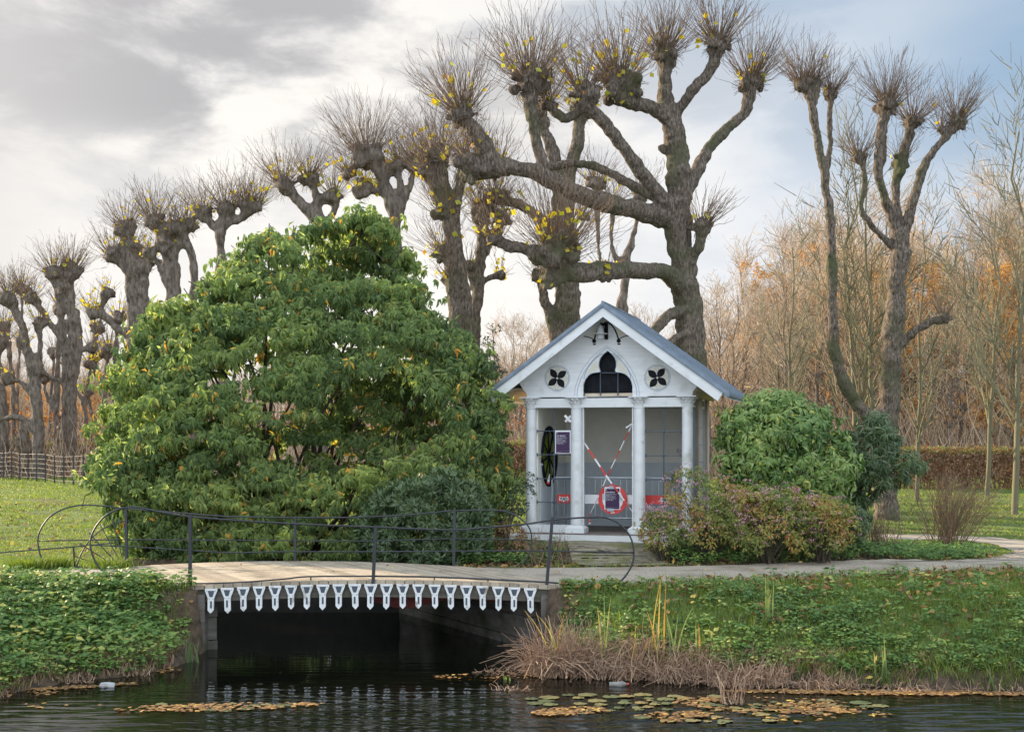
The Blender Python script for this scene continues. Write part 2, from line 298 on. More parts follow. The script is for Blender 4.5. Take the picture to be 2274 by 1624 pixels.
def soil_mix(m):
    nt=m.node_tree; n=nt.nodes; L=nt.links; b=n['Principled BSDF']; src=b.inputs['Base Color'].links[0].from_socket
    at=n.new('ShaderNodeAttribute'); at.attribute_name='tint'; nz=n.new('ShaderNodeTexNoise'); nz.inputs['Scale'].default_value=7; nz.inputs['Detail'].default_value=8
    tc=n.new('ShaderNodeTexCoord'); L.new(tc.outputs['Object'],nz.inputs['Vector']); cr=n.new('ShaderNodeValToRGB'); L.new(nz.outputs[0],cr.inputs[0])
    cr.color_ramp.elements[0].position=.35; cr.color_ramp.elements[0].color=(.035,.024,.015,1); cr.color_ramp.elements[1].position=.7; cr.color_ramp.elements[1].color=(.13,.09,.055,1)
    mx=n.new('ShaderNodeMix'); mx.data_type='RGBA'; L.new(at.outputs['Fac'],mx.inputs[0]); L.new(src,mx.inputs[6]); L.new(cr.outputs[0],mx.inputs[7]); L.new(mx.outputs[2],b.inputs['Base Color'])
soil_mix(M['ground'])
def water_mat():
    m=bpy.data.materials.new('pond_water'); m.use_nodes=True; n=m.node_tree.nodes; L=m.node_tree.links; b=n['Principled BSDF']
    b.inputs['Base Color'].default_value=(.004,.005,.003,1); b.inputs['Roughness'].default_value=.035; b.inputs['IOR'].default_value=1.33
    tc=n.new('ShaderNodeTexCoord'); hs=[]
    for sc,det,wt,rot in (((1.1,5.5,1),2,1.15,.10),((4,17,1),2,.30,-.1),((.5,1.3,1),1,.4,.3)):
        mp=n.new('ShaderNodeMapping'); mp.inputs['Scale'].default_value=sc; mp.inputs['Rotation'].default_value=(0,0,rot); L.new(tc.outputs['Object'],mp.inputs[0])
        t=n.new('ShaderNodeTexNoise'); t.inputs['Scale'].default_value=1; t.inputs['Detail'].default_value=det; L.new(mp.outputs[0],t.inputs['Vector'])
        q=n.new('ShaderNodeMath'); q.operation='MULTIPLY'; L.new(t.outputs[0],q.inputs[0]); q.inputs[1].default_value=wt; hs.append(q.outputs[0])
    # calmer and rougher patches
    cp=n.new('ShaderNodeTexNoise'); cp.inputs['Scale'].default_value=.35; L.new(tc.outputs['Object'],cp.inputs['Vector'])
    mr=n.new('ShaderNodeMapRange'); L.new(cp.outputs[0],mr.inputs[0]); mr.inputs[1].default_value=.38; mr.inputs[2].default_value=.62; mr.inputs[3].default_value=.55; mr.inputs[4].default_value=1
    sp=n.new('ShaderNodeSeparateXYZ'); L.new(tc.outputs['Object'],sp.inputs[0]); ym=n.new('ShaderNodeMapRange'); L.new(sp.outputs[1],ym.inputs[0]); ym.inputs[1].default_value=15.8; ym.inputs[2].default_value=18.0; ym.inputs[3].default_value=1.; ym.inputs[4].default_value=.2
    st=n.new('ShaderNodeMath'); st.operation='MULTIPLY'; L.new(mr.outputs[0],st.inputs[0]); L.new(ym.outputs[0],st.inputs[1])
    a=n.new('ShaderNodeMath'); L.new(hs[0],a.inputs[0]); L.new(hs[1],a.inputs[1]); a2=n.new('ShaderNodeMath'); L.new(a.outputs[0],a2.inputs[0]); L.new(hs[2],a2.inputs[1])
    bp=n.new('ShaderNodeBump'); bp.inputs['Distance'].default_value=.02; L.new(st.outputs[0],bp.inputs['Strength']); L.new(a2.outputs[0],bp.inputs['Height']); L.new(bp.outputs[0],b.inputs['Normal'])
    return m
M['water']=water_mat()

# ---------------------------------------------------------------- ground, water, paths
WZ=-.98
POND=np.array([(-40,10),(-12,15.3),(-8,16.6),(-6.5,17.3),(-6.0,18.3),(-5.2,18.8),(-4.85,19.6),(-4.76,21),(-7.3,26),(-2.1,26),(.45,21),(.40,20.2),(.66,19.2),(1.6,18.6),(2.8,18.3),(4.5,17.9),(6.7,17.6),(12,17),(40,15),(40,-6),(-40,-6)],float)
def inpoly(x,y,P):
    c=np.zeros(x.shape,bool); n=len(P)
    for i in range(n):
        x0,y0=P[i];x1,y1=P[i-1]
        with np.errstate(divide='ignore',invalid='ignore'):
            c^=((y0>y)!=(y1>y))&(x<(x1-x0)*(y-y0)/((y1-y0) if y1!=y0 else 1e-9)+x0)
    return c
def sdist(x,y,P):
    d=np.full(x.shape,1e9); n=len(P)
    for i in range(n):
        a=P[i-1];e=P[i]-P[i-1]; t=np.clip(((x-a[0])*e[0]+(y-a[1])*e[1])/(e@e),0,1)
        d=np.minimum(d,np.hypot(x-a[0]-t*e[0],y-a[1]-t*e[1]))
    return np.where(inpoly(x,y,P),-d,d)
def ss(a,b,x):
    t=np.clip((x-a)/(b-a),0,1); return t*t*(3-2*t)
def wob(x,y,f=1.):
    return (np.sin(x*1.7*f+1.3*np.sin(y*.9*f))+np.sin(y*2.3*f+1.1*np.sin(x*1.1*f+2))+.6*np.sin((x+y)*3.9*f+1)+.6*np.sin((x-y)*4.7*f+.5))/3.2
def H(x,y):
    x=np.asarray(x,float);y=np.asarray(y,float)
    top=.8*ss(27,60,y)+.30*ss(24.9,26.8,y)*ss(-1.6,.4,x)*(1-ss(5,8.5,x))+.9*ss(90,160,y)
    d=sdist(x,y,POND)+.10*wob(x,y,2.2)*(1-ss(20,20.8,y))
    w=np.where(x>0,2.5,2.9)*(1-ss(20.0,20.9,y))+.14
    t=np.clip(d/w,0,1); prof=np.where(t<.04,t*4,.16+.84*np.sin((t-.04)/.96*PI/2))
    land=WZ+(top-WZ)*prof+.035*wob(x,y,1.3)*np.clip(t*1.2,0,1)*(1-ss(20.5,21.2,y)*(1-ss(25,26,y)))
    return np.where(d<0,WZ-np.minimum(-d*.7,.9),land)
def gz(x,y): return float(H(np.array([x]),np.array([y]))[0])
def gp(u,v,z0=None):
    z=0 if z0 is None else z0
    for _ in range(12):
        Y=3000*(CAMZ-z)/(v-990); x=(u-1136.5)/3000*Y
        if z0 is not None: break
        z=.5*z+.5*gz(x,Y)
    return (x,Y)
def make_grid():
    xs=np.concatenate([np.arange(-160,-15,5),np.arange(-14.9,14.9,.13),np.arange(15,161,5)])
    ys=np.concatenate([np.arange(-8,12,2),np.arange(12,34,.12),np.arange(34,90,1.5),np.arange(90,700,15)])
    X,Y=np.meshgrid(xs,ys); Z=H(X,Y); nx,ny=len(xs),len(ys)
    V=np.stack([X,Y,Z],-1).reshape(-1,3); i=np.arange(nx-1)[None]+np.arange(ny-1)[:,None]*nx
    F=np.stack([i,i+1,i+1+nx,i+nx],-1).reshape(-1,4)
    x=V[:,0];y=V[:,1]; d=sdist(x,y,POND); w=.35*wob(x,y,1.8)
    soil=np.maximum.reduce([1-ss(.25,.9,d+w*.5),ss(55,60,y)*.9,(ss(-6.6,-5.6,x)*(1-ss(1.0,2.4,x)))*ss(24.4,24.8,y)*(1-ss(29.5,31,y)),ss(.6,1.2,x)*(1-ss(8,9.5,x))*ss(24.4,24.7,y-.0)*(1-ss(28,29.5,y+w)),.55*ss(.1,.5,w)])
    MB().add(V,F,np.clip(soil,0,1)).build('ground',M['ground'],smooth=True,kind='structure')
make_grid()
def water():
    xs=np.concatenate([[-60,-30],np.arange(-8.5,8.5,.06),[30,60]]); ys=np.concatenate([[-8,6],np.arange(13.6,19.6,.03),np.arange(19.7,27.6,.3)])
    X,Y=np.meshgrid(xs,ys); f=(1-ss(15.6,18.6,Y))*(.55+.45*np.clip(wob(X,Y,.45)+.5,0,1))+.06*(1-ss(19,19.5,Y)); f=f*(np.abs(X)<8.6)*(Y>13.5)
    ph=.45*wob(X,Y,1.1)+.3*wob(X+5,Y,2.3); Z=(np.sin(Y*27+X*1.9+ph*5)*.55+np.sin(Y*41-X*3.1+ph*7+1)*.3+np.sin(Y*17+X*4.3+2+ph*3)*.35)*.0088*f
    V=np.stack([X,Y,WZ+Z],-1).reshape(-1,3); nx=len(xs); i=np.arange(nx-1)[None]+np.arange(len(ys)-1)[:,None]*nx
    MB().add(V,np.stack([i,i+1,i+1+nx,i+nx],-1).reshape(-1,4)).build('water',M['water'],smooth=True,kind='structure')
water()
def strip(name,near,far,m,n=10,dz=.014):
    near=np.array(near);far=np.array(far)
    def rs(P,k):
        s=np.concatenate([[0],np.cumsum(np.hypot(*np.diff(P,axis=0).T))]); t=np.linspace(0,s[-1],k)
        return np.stack([np.interp(t,s,P[:,0]),np.interp(t,s,P[:,1])],1)
    k=90; A=rs(near,k);B=rs(far,k)
    A[:,1]+=.05*np.sin(np.arange(k)*1.3)+.03*np.sin(np.arange(k)*3.1); B[:,1]+=.05*np.sin(np.arange(k)*1.7+1)
    t=np.linspace(0,1,n)[:,None,None]; P=A[None]*(1-t)+B[None]*t
    Z=H(P[...,0],P[...,1])+dz; V=np.concatenate([P,Z[...,None]],-1).reshape(-1,3)
    i=np.arange(k-1)[None]+np.arange(n-1)[:,None]*k
    MB().add(V,np.stack([i,i+1,i+1+k,i+k],-1).reshape(-1,4)).build(name,m,smooth=True,kind='structure')
    return np.concatenate([A,B[::-1]])
PW=[]
PW.append(strip('path',[(.55,21.02),gp(1300,1304,0),gp(1450,1300,0),gp(1700,1290,0),gp(2000,1278,0),gp(2273,1268,0),(14,24.9)],
                    [(-1.1,24.45),gp(1150,1262,0),gp(1450,1259,0),gp(1700,1253,0),gp(2000,1247,0),gp(2180,1240,0),(14,26.6)],M['gravel']))
PW.append(strip('path',[(7.1,25.4),gp(2200,1241,0),gp(2252,1224),gp(2215,1211),gp(2160,1203),gp(2080,1199),gp(1950,1197)],
                    [(14,26.4),(13.6,27.4),(12.7,28.6),gp(2300,1203),gp(2190,1192),gp(2080,1189),gp(1950,1187)],M['gravel'],dz=.02))
PW.append(strip('path',[(-16,21.6),(-8.3,21.6),(-6.6,21.35),(-4.8,21.02)],[(-16,23.3),(-9.0,23.1),(-7.6,24.2),(-6.5,24.45)],M['gravel']))
PW.append(strip('path',[gp(1310,1258,0),gp(1270,1235),(1.05,27.2)],[gp(1500,1256,0),gp(1425,1225),(2.75,26.85)],M['pave'],dz=.022))
def free(x,y):
    m=np.ones(x.shape,bool)
    for P in PW: m&=~inpoly(x,y,P)
    return m

# ---------------------------------------------------------------- footbridge
SKx=-.515
def arch(x,t): # height of the deck top; x measured back along the skew
    q=(x-SKx*t*1.0+2.12)/3.4; return .13*max(0,1-q*q)
def build_bridge():
    B=empty('footbridge',(-2.1,22.7,-.98),label='low arched wooden footbridge with curved iron railings and white brackets',cat='footbridge')
    O=Vector((-2.1,22.7,-.98))
    def put(mb,n,m,par=B,**k): return mb.build(n,m,par,shift=O if par is B else (0,0,0),**k)
    mb=MB(); n=48; x0=-5.95; wd=.148
    for i in range(n):
        xa=x0+i*wd; xb=xa+wd-.013; e=random.uniform(-.02,.02); tt=random.random()
        a0,a1=arch(xa,0),arch(xb,0); th=.07; yf=20.97+e*.6; yb=24.43+e; dx=SKx*(yb-yf)
        V=[(xa,yf,a0),(xb,yf,a1),(xb+dx,yb,a1),(xa+dx,yb,a0)]; V+= [(x,y,z-th) for x,y,z in V]
        mb.add(V,[[0,1,2,3],[7,6,5,4],[0,4,5,1],[1,5,6,2],[2,6,7,3],[3,7,4,0]],tt)
    put(mb,'deck',M['plank'])
    for yy,nm in ((21.06,'side_beam'),(24.33,'side_beam')):
        mb=MB()
        for i in range(24):
            xa=-5.0+i*.24; xb=xa+.24; dx=SKx*(yy-21)
            za,zb=arch(xa,0)-.073,arch(xb,0)-.073; h=.20
            V=[(xa+dx,yy-.05,za),(xb+dx,yy-.05,zb),(xb+dx,yy+.05,zb),(xa+dx,yy+.05,za)]; V+=[(x,y,z-h) for x,y,z in V]
            mb.add(V,[[0,1,2,3],[7,6,5,4],[0,4,5,1],[1,5,6,2],[2,6,7,3],[3,7,4,0]])
        put(mb,nm,M['beamw'])
    for k in range(4):
        mb=MB(); yy=21.7+k*.62; dx=SKx*(yy-21)
        for i in range(12): xa=-4.9+i*.45; mb.beam((xa+dx,yy,arch(xa,0)-.15),(xa+.45+dx,yy,arch(xa+.45,0)-.15),.12,.15)
        put(mb,'joist',M['beamw'])
    # abutments: front pier faces and the timber walls along the canal
    for xx,wd2 in ((-4.93,.34),(.58,.26)):
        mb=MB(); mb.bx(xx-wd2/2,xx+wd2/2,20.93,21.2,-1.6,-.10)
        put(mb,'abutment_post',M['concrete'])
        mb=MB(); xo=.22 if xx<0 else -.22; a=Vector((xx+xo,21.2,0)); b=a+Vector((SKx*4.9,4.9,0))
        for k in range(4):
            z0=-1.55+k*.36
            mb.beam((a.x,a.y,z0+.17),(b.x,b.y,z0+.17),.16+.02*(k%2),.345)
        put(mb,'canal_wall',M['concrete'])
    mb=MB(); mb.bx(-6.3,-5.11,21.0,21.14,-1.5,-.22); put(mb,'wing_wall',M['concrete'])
    mb=MB(); mb.bx(-7.6,-1.6,25.9,26.1,-1.6,-.1); put(mb,'end_wall',M['dark'])  # added to close the canal, coloured near black as the shade below the deck
    # white Y brackets
    for i in range(21):
        u=468+i*35.45; x=(u-1136.5)/3000*20.9; zt=arch(x,0)-.062; w=.095; s=random.uniform(.97,1.03)
        o=[(-w,0),(w,0),(w,-.03),(.048,-.150),(.046,-.335),(0,-.385),(-.046,-.335),(-.048,-.150),(-w,-.03)]
        tl=random.uniform(-.035,.035); o=[(x+a*s+b*tl,zt+b*s) for a,b in o][::-1]
        mb=MB(); mb.prism(o,20.915,20.955); br=put(mb,'bracket',M['brack'])
        mb=MB(); mb.prism([(x-.052,zt-.03),(x-.022,zt-.125),(x+.022,zt-.125),(x+.052,zt-.03)],20.911,20.915)
        mb.prism([(x-.014,zt-.19),(x-.014,zt-.30),(x+.014,zt-.30),(x+.014,zt-.19)],20.911,20.915)
        for sx,sz in ((-.068,-.03),(.068,-.03),(-.03,-.16),(.03,-.16)): mb.ball((x+sx,20.914,zt+sz),.006)
        il=mb.build('inlay',M['lead'],br,shift=O)
    # railings, traced at their own planes
    def rail(line,D,r,par):
        P=[W(u,v,D) for u,v in line]; mb=MB(); Q=[]
        for i in range(len(P)-1):   # smooth through the points
            p0=P[max(i-1,0)];p1=P[i];p2=P[i+1];p3=P[min(i+2,len(P)-1)]
            for k in range(4):
                t=k/4; Q.append(.5*((2*p1)+(p2-p0)*t+(2*p0-5*p1+4*p2-p3)*t*t+(3*p1-p0-3*p2+p3)*t**3))
        Q.append(P[-1]); mb.tube(Q,r,6); return mb.build('rail',M['iron'],par,smooth=True,shift=O)
    def railing(D,tops,mids,lows,posts,stubs):
        r=empty('railing'); r.parent=B
        for ln in tops: rail(ln,D,.0155,r)
        for ln in mids: rail(ln,D,.0115,r)
        for ln in lows: rail(ln,D,.0135,r)
        for (a,b,w) in posts:
            mb=MB(); mb.beam(W(*a,D),W(*b,D),w,w*.9,up=(0,1,0)); mb.build('post',M['iron'],r,shift=O)
        for (a,b) in stubs:
            mb=MB(); mb.tube([W(*a,D),W(*b,D)],.011,6); mb.build('stub',M['iron'],r,shift=O)
    railing(21.0,
     [[(238,1279),(213,1248),(200,1208),(209,1175),(231,1147),(257,1132),(286,1125),(315,1127),(352,1135),(422,1146),(550,1156),(697,1164),(829,1169),(968,1175),(1024,1175),(1080,1170),(1164,1163),(1223,1154),(1266,1150),(1328,1147),(1353,1151),(1378,1165),(1397,1187),(1406,1215),(1405,1246),(1391,1274),(1372,1294),(1353,1303),(1319,1302),(1220,1292),(1080,1285),(962,1280),(832,1278)]],
     [[(200,1209),(293,1213),(422,1221),(514,1226),(624,1224),(825,1224),(1173,1222),(1406,1226)]],
     [[(832,1278),(686,1279),(624,1285),(506,1293),(330,1296)]],
     [((422,1142),(422,1311),.05),((834,1166),(828,1296),.05),((1226,1148),(1213,1306),.05)],
     [((565,1289),(565,1303)),((690,1280),(690,1297)),((964,1281),(964,1297)),((1083,1284),(1083,1300)),((1319,1302),(1319,1320))])
    railing(24.4,
     [[(110,1263),(92,1237),(84,1204),(88,1179),(106,1151),(128,1135),(158,1124),(191,1120),(235,1123),(279,1128),(403,1138),(513,1146),(653,1148),(770,1148),(832,1146),(910,1142),(962,1137),(1009,1133),(1096,1132),(1127,1136),(1152,1148),(1173,1168),(1180,1190),(1177,1221),(1164,1246),(1139,1266),(1080,1263),(1012,1260),(894,1252),(770,1246)]],
     [[(86,1200),(279,1197),(418,1198),(653,1199),(825,1200),(1006,1195),(1180,1198)]],
     [[(770,1246),(653,1246),(532,1246),(403,1254),(275,1261),(158,1259)]],
     [((279,1129),(282,1270),.05),((655,1146),(655,1258),.045),((1009,1131),(1007,1269),.05)],
     [((414,1254),(414,1266)),((530,1246),(530,1262)),((894,1252),(894,1266))])
    # fan-shaped guard of bars round the back post
    f=empty('fan_guard'); f.parent=B
    c=W(281,1272,24.55); arc=[]
    for k in range(9):
        a=R(183-k*11.5); arc.append(c+Vector((math.cos(a)*.92,.25*math.sin(a),math.sin(a)*.92+.02)))
    mb=MB(); mb.tube(arc,.013,6); mb.build('guard_rim',M['iron'],f,smooth=True,shift=O)
    for k in range(7):
        a=R(176-k*13.5); e=c+Vector((math.cos(a)*1.04,.25*math.sin(a),math.sin(a)*1.04)); s0=c+Vector((math.cos(a)*.08,0,math.sin(a)*.08))
        mb=MB(); mb.tube([s0,e],.010,5); mb.build('spoke',M['iron'],f,shift=O)
    # field rail running off to the left of the bridge
    F=empty('field_rail',W(163,1258,24.6),label='thin low iron rail running off to the left edge of the lawn',cat='rail'); OF=W(163,1258,24.6)
    mb=MB(); mb.tube([W(-420,1262,24.6),W(0,1226,24.6),W(163,1213,24.6),W(256,1204,24.6)],.012,6); mb.build('rail',M['iron'],F,shift=OF)
    mb=MB(); mb.tube([W(163,1211,24.6),W(166,1262,24.6)],.016,6); mb.build('post',M['iron'],F,shift=OF)
    mb=MB(); mb.tube([W(-300,1252,24.6),W(-298,1290,24.6)],.016,6); mb.build('post',M['iron'],F,shift=OF)
    # loose red netting slung below the beam
    mb=MB(); nn=60
    rows=[]
    for i in range(nn+1):
        u=500+i*10.6; x=(u-1136.5)/3000*21.3; zt=arch(x,0)-.20
        sag=.07+.10*max(0,math.sin((u-500)/60))*.4+.20*math.exp(-((u-890)/70)**2)+.07*math.exp(-((u-1090)/50)**2)
        rows+= [(x,21.25,zt),(x,21.3+.05*math.sin(i),zt-sag*.5),(x,21.28,zt-sag)]
    F4=[[3*i+j,3*i+3+j,3*i+4+j,3*i+1+j] for i in range(nn) for j in range(2)]
    mb.add(rows,F4); o=mb.build('safety_netting',M['net'],smooth=True,label='dark red netting sagging under the footbridge beam',cat='netting')
    md=o.modifiers.new('Solidify','SOLIDIFY'); md.thickness=.006
build_bridge()

# ---------------------------------------------------------------- pavilion
TH=R(15.9); PC=Vector((1.943,27.3)); PZ=.33
def plx(u,ly=0.):   # x along the front at photo column u
    c,s=math.cos(TH),math.sin(TH); cx=PC.x+ly*s; cy=PC.y+ly*c; k=(u-1136.5)/3000
    return (k*cy-cx)/(c+k*s)
def pp(u,v,ly=0.):
    lx=plx(u,ly); Y=PC.y-lx*math.sin(TH)+ly*math.cos(TH); return lx,CAMZ-(v-990)/3000*Y-PZ
def z1(zx,zy,ly=-.02): return pp(1026.4+.3103*zx,641.5+.3103*zy,ly)      # gable close-up
def z2(zx,zy,ly=0.): return pp((1750+zx*.3518)/1.5588,(1350+zy*.3518)/1.5588,ly)  # colonnade close-up
PAV=empty('garden_pavilion',(PC.x,PC.y,PZ),-TH,label='small white garden pavilion with four columns under a steep gable',cat='pavilion')
def build_pavilion():
    P=PAV
    def put(mb,n,m,par=P,**k): return mb.build(n,m,par,**k)
    CX=[-1.611,-.653,.636,1.606]; zf=.115; zb=2.665; zc=2.87   # floor, capital bottom, capital top (local)
    mb=MB(); mb.bx(-1.95,1.93,-.42,.20,-.12,.085); mb.bx(-1.80,1.78,.20,2.9,-.12,.083); put(mb,'step',M['paint'])
    mb=MB(); mb.bx(-1.72,1.70,-.22,2.75,.0831,zf); put(mb,'floor',M['floor'])
    for i,cx in enumerate(CX):
        col=MB(); r=.122 if i in(1,2) else .112
        col.lathe([(r,.28),(r*1.0,1.2),(r*.97,2.0),(r*.93,zb-.03),(r*1.05,zb-.025),(r*1.05,zb-.005),(r*.93,zb)],(cx,0,0),28)
        co=put(col,'column',M['paint'],smooth=False)
        w=.20 if i in(1,2) else .185
        pl=MB(); V=[(-w,-w,.085),(w,-w,.085),(w,w,.085),(-w,w,.085),(-w,-w,.215),(w,-w,.215),(w,w,.215),(-w,w,.215),(-r,-r,.275),(r,-r,.275),(r,r,.275),(-r,r,.275)]
        pl.add([(x+cx,y,z) for x,y,z in V],[[3,2,1,0],[0,1,5,4],[1,2,6,5],[2,3,7,6],[3,0,4,7],[4,5,9,8],[5,6,10,9],[6,7,11,10],[7,4,8,11],[8,9,10,11]])
        put(pl,'plinth',M['paint'],co)
        cp=MB(); cp.lathe([(.108,zb),(.112,zb+.05),(.128,zb+.10),(.152,zb+.15),(.172,zb+.178)],(cx,0,0),20)
        for k in range(12):
            a=2*PI*k/12; d=Vector((math.cos(a),math.sin(a),0)); s=Vector((-math.sin(a),math.cos(a),0))
            for hh,rr,ww in ((.10,.152,.026),(.168,.192,.022)):
                b0=Vector((cx,0,zb))+d*.107; aa=a+(PI/12 if hh>.12 else 0); d2=Vector((math.cos(aa),math.sin(aa),0)); s2=Vector((-math.sin(aa),math.cos(aa),0)); b0=Vector((cx,0,zb))+d2*.110
                pts=[b0,b0+d2*.012+Vector((0,0,hh*.55)),Vector((cx,0,zb+hh))+d2*rr,Vector((cx,0,zb+hh-.022))+d2*(rr+.014)]
                VV=[];
                for q,wq in zip(pts,(ww*.5,ww,ww*.8,ww*.3)): VV+=[(q-s2*wq)[:],(q+d2*.008)[:],(q+s2*wq)[:]]
                cp.add(VV,[[3*i_+j,3*i_+1+j,3*i_+4+j,3*i_+3+j] for i_ in range(3) for j in range(2)])
        cp.bx(cx-.19,cx+.19,-.19,.19,zc-.022,zc)
        put(cp,'capital',M['paint'],co)
    # beam
    for a,b in zip(CX[:-1],CX[1:]):
        mb=MB(); mb.bx(a+.02,b-.02,-.06,.10,zb-.01,zc-.028); put(mb,'lintel',M['paint'])
    for (a,b) in ((CX[0],CX[1]),(CX[2],CX[3])):
        mb=MB(); mb.bx(a+.10,b-.10,-.07,.12,.086,.27); mb.bx(a+.10,b-.10,-.10,-.07,.086,.10); put(mb,'low_wall',M['paint'])
    # door jambs
    for x in (plx(1295),plx(1405)): mb=MB(); mb.bx(x-.012,x+.012,-.03,.05,zf,zb-.01); put(mb,'door_jamb',M['paint'])
    # gable board with the trefoil cut out
    zg=zc+.002; sl=.725; ap=5.02-PZ; under=.13
    def rk(x): return ap-under-sl*abs(x)
    arcR=[(1.70,zg),(1.715,zg+.09),(1.78,zg+.16),(1.87,rk(1.87)-.03),(1.97,rk(1.97))]
    outl=[(-x,z) for x,z in arcR[::-1]]+arcR+[(0,ap-under)]
    tref=[(862,766),(862,690),(868,665),(880,640),(897,619),(915,605),(940,597),(975,593),(984,588),(981,575),(975,560),(973,540),(976,515),(985,492),(1005,465),(1038,440),(1070,465),(1090,492),(1098,515),(1100,540),(1098,560),(1092,575),(1093,588),(1100,593),(1135,597),(1160,605),(1180,619),(1198,640),(1210,665),(1215,690),(1215,766)]
    tr=[z1(*q) for q in tref]; tr=[(x,max(z,zg+.004)) for x,z in tr]
    Mx=Matrix.Rotation(R(90),4,'X'); Mx=Matrix.Translation((0,.03,0))@Mx
    curve_mesh('gable_board',[outl,tr],.06,M['board'],P,Mx)     # spans ly 0 .. .06
    # reveal, dark glazing, lattice bars and the board behind them
    win=empty('gable_window'); win.parent=P
    mb=MB(); mb.prism(tr[::-1],.15,.16); mb.build('pane',M['black'],win)
    mb=MB(); x0=z1(862,0)[0]; x1=z1(1215,0)[0]; mb.bx(x0+.01,x1-.01,.10,.13,z1(900,766)[1]+.005,z1(900,744)[1]); mb.build('sill_board',M['soffit'],win)
    mb=MB()
    for xx in (980,1106): mb.tube([(z1(xx,766)[0],.07,zg),(z1(xx,597)[0],.07,z1(xx,597)[1])],.012,6)
    mb.tube([(z1(975,597)[0],.07,z1(975,597)[1]),(z1(1108,597)[0],.07,z1(1108,597)[1])],.012,6); mb.build('glazing_bar',M['lead'],win)
    mb=MB(); mb.ribbon([(x*.997,z) for x,z in tr[1:-1]],.012,-.004,.0); mb.build('window_edge',M['line'],win)
    # painted gothic arch lines
    def half(L,mir=1033): return [z1(*q) for q in L]+[z1(2*mir-q[0],q[1]) for q in L[::-1]]
    def dense(P_,k=6):
        P_=np.array(P_); s=np.concatenate([[0],np.cumsum(np.hypot(*np.diff(P_,axis=0).T))]); t=np.linspace(0,s[-1],len(P_)*k)
        return np.stack([np.interp(t,s,P_[:,0]),np.interp(t,s,P_[:,1])],1)
    for L,w in (([(800,766),(806,700),(830,628),(865,560),(915,495),(975,440),(1033,405)],.008),([(818,766),(824,705),(848,635),(880,575),(928,512),(985,452),(1030,421)],.012),):
        mb=MB(); q=half(L); mb.ribbon(q,w,-.004,-.0005); put(mb,'arch_line',M['line'])
    for sgn in (0,1):
        f=(lambda q:q) if not sgn else (lambda q:(2*1036-q[0],q[1]))
        mb=MB(); mb.ribbon([z1(*f(q)) for q in [(868,640),(872,615),(885,585),(905,550),(930,518),(960,488),(1000,458)]],.016,-.005,-.0005); put(mb,'arch_line',M['line'])
        mb=MB(); o=[z1(*f(q)) for q in [(885,618),(900,582),(925,545),(958,505),(965,540),(966,575),(962,584),(925,592)]]
        mb.prism(o if not sgn else o[::-1],-.0035,-.0008); put(mb,'painted_panel',M['creamline'])
    # roundels
    for cx,cy in ((677,637),(1393,633)):
        c=z1(cx,cy); r=.265; rd=empty('roundel'); rd.parent=P
        ring=lambda rr:[(c[0]+rr*math.cos(t),c[1]+rr*math.sin(t)) for t in np.arange(48)*2*PI/48]
        mb=MB(); mb.prism(ring(.235)[::-1],-.003,-.0005); mb.build('field',M['creamline'],rd)
        mb=MB(); mb.ribbon(ring(.262),.009,-.005,-.0005,closed=True); mb.ribbon(ring(.240),.011,-.0055,-.0005,closed=True); mb.build('ring',M['line'],rd)
        rot=R(-8 if cx<900 else 6)
        for k in range(4):
            a=k*PI/2+rot*.5
            o=[]
            for t,w in ((.05,.045),(.10,.058),(.15,.046),(.19,.03),(.225,.012)): o.append((t,w))
            pts=[(t,w) for t,w in o]+[(t,-w) for t,w in o[::-1]]
            q=[(c[0]+t*math.cos(a)-w*math.sin(a),c[1]+t*math.sin(a)+w*math.cos(a)) for t,w in pts]
            mb=MB(); mb.ribbon(q,.007,-.0062,-.003,closed=True)
            mb.ribbon([(c[0]+t*math.cos(a),c[1]+t*math.sin(a)) for t in (.08,.13,.18)],.006,-.0062,-.003); mb.build('leaf_outline',M['line'],rd)
        mb=MB()
        for k in range(4):
            a=PI/4+k*PI/2+rot; pts=[(.02,.022),(.06,.052),(.105,.072),(.15,.070),(.19,.048),(.235,.005),(.235,-.005),(.20,-.036),(.15,-.062),(.10,-.064),(.06,-.046),(.02,-.022)]
            q=[(c[0]+t*math.cos(a)-w*math.sin(a),c[1]+t*math.sin(a)+w*math.cos(a)) for t,w in pts]
            mb.prism(q,-.009-.0004*k,-.003)
        mb.build('petal_shade_inlay',M['black'],rd)  # flat black inlays, the shade inside the petal openings put in as colour
    # painted ornament under the ridge
    org=[(985,262),(972,290),(958,325),(948,355),(940,372)]
    cen=[(940,372),(950,330),(968,290),(990,258),(1030,234),(1062,252),(1088,285),(1105,325),(1118,368)]
    mb=MB(); mb.ribbon([z1(*q) for q in cen],.030,-.006,-.0005)
    mb.ribbon([z1(*q) for q in [(940,362),(915,348),(890,340),(866,337)]],.018,-.0065,-.0005)
    mb.ribbon([z1(*q) for q in [(1118,358),(1145,342),(1170,334),(1196,332)]],.018,-.0065,-.0005)
    for q in ((941,371),(1117,370)):
        c=z1(*q); mb.prism([(c[0]+.042*math.cos(t),c[1]+.042*math.sin(t)) for t in -np.arange(20)*2*PI/20],-.009,-.0005)
        c=(c[0]+.006,c[1]-.052); mb.prism([(c[0]+.036*math.cos(t),c[1]+.03*math.sin(t)) for t in -np.arange(9)*PI/8],-.007,-.0005)
    put(mb,'painted_ornament',M['black'])
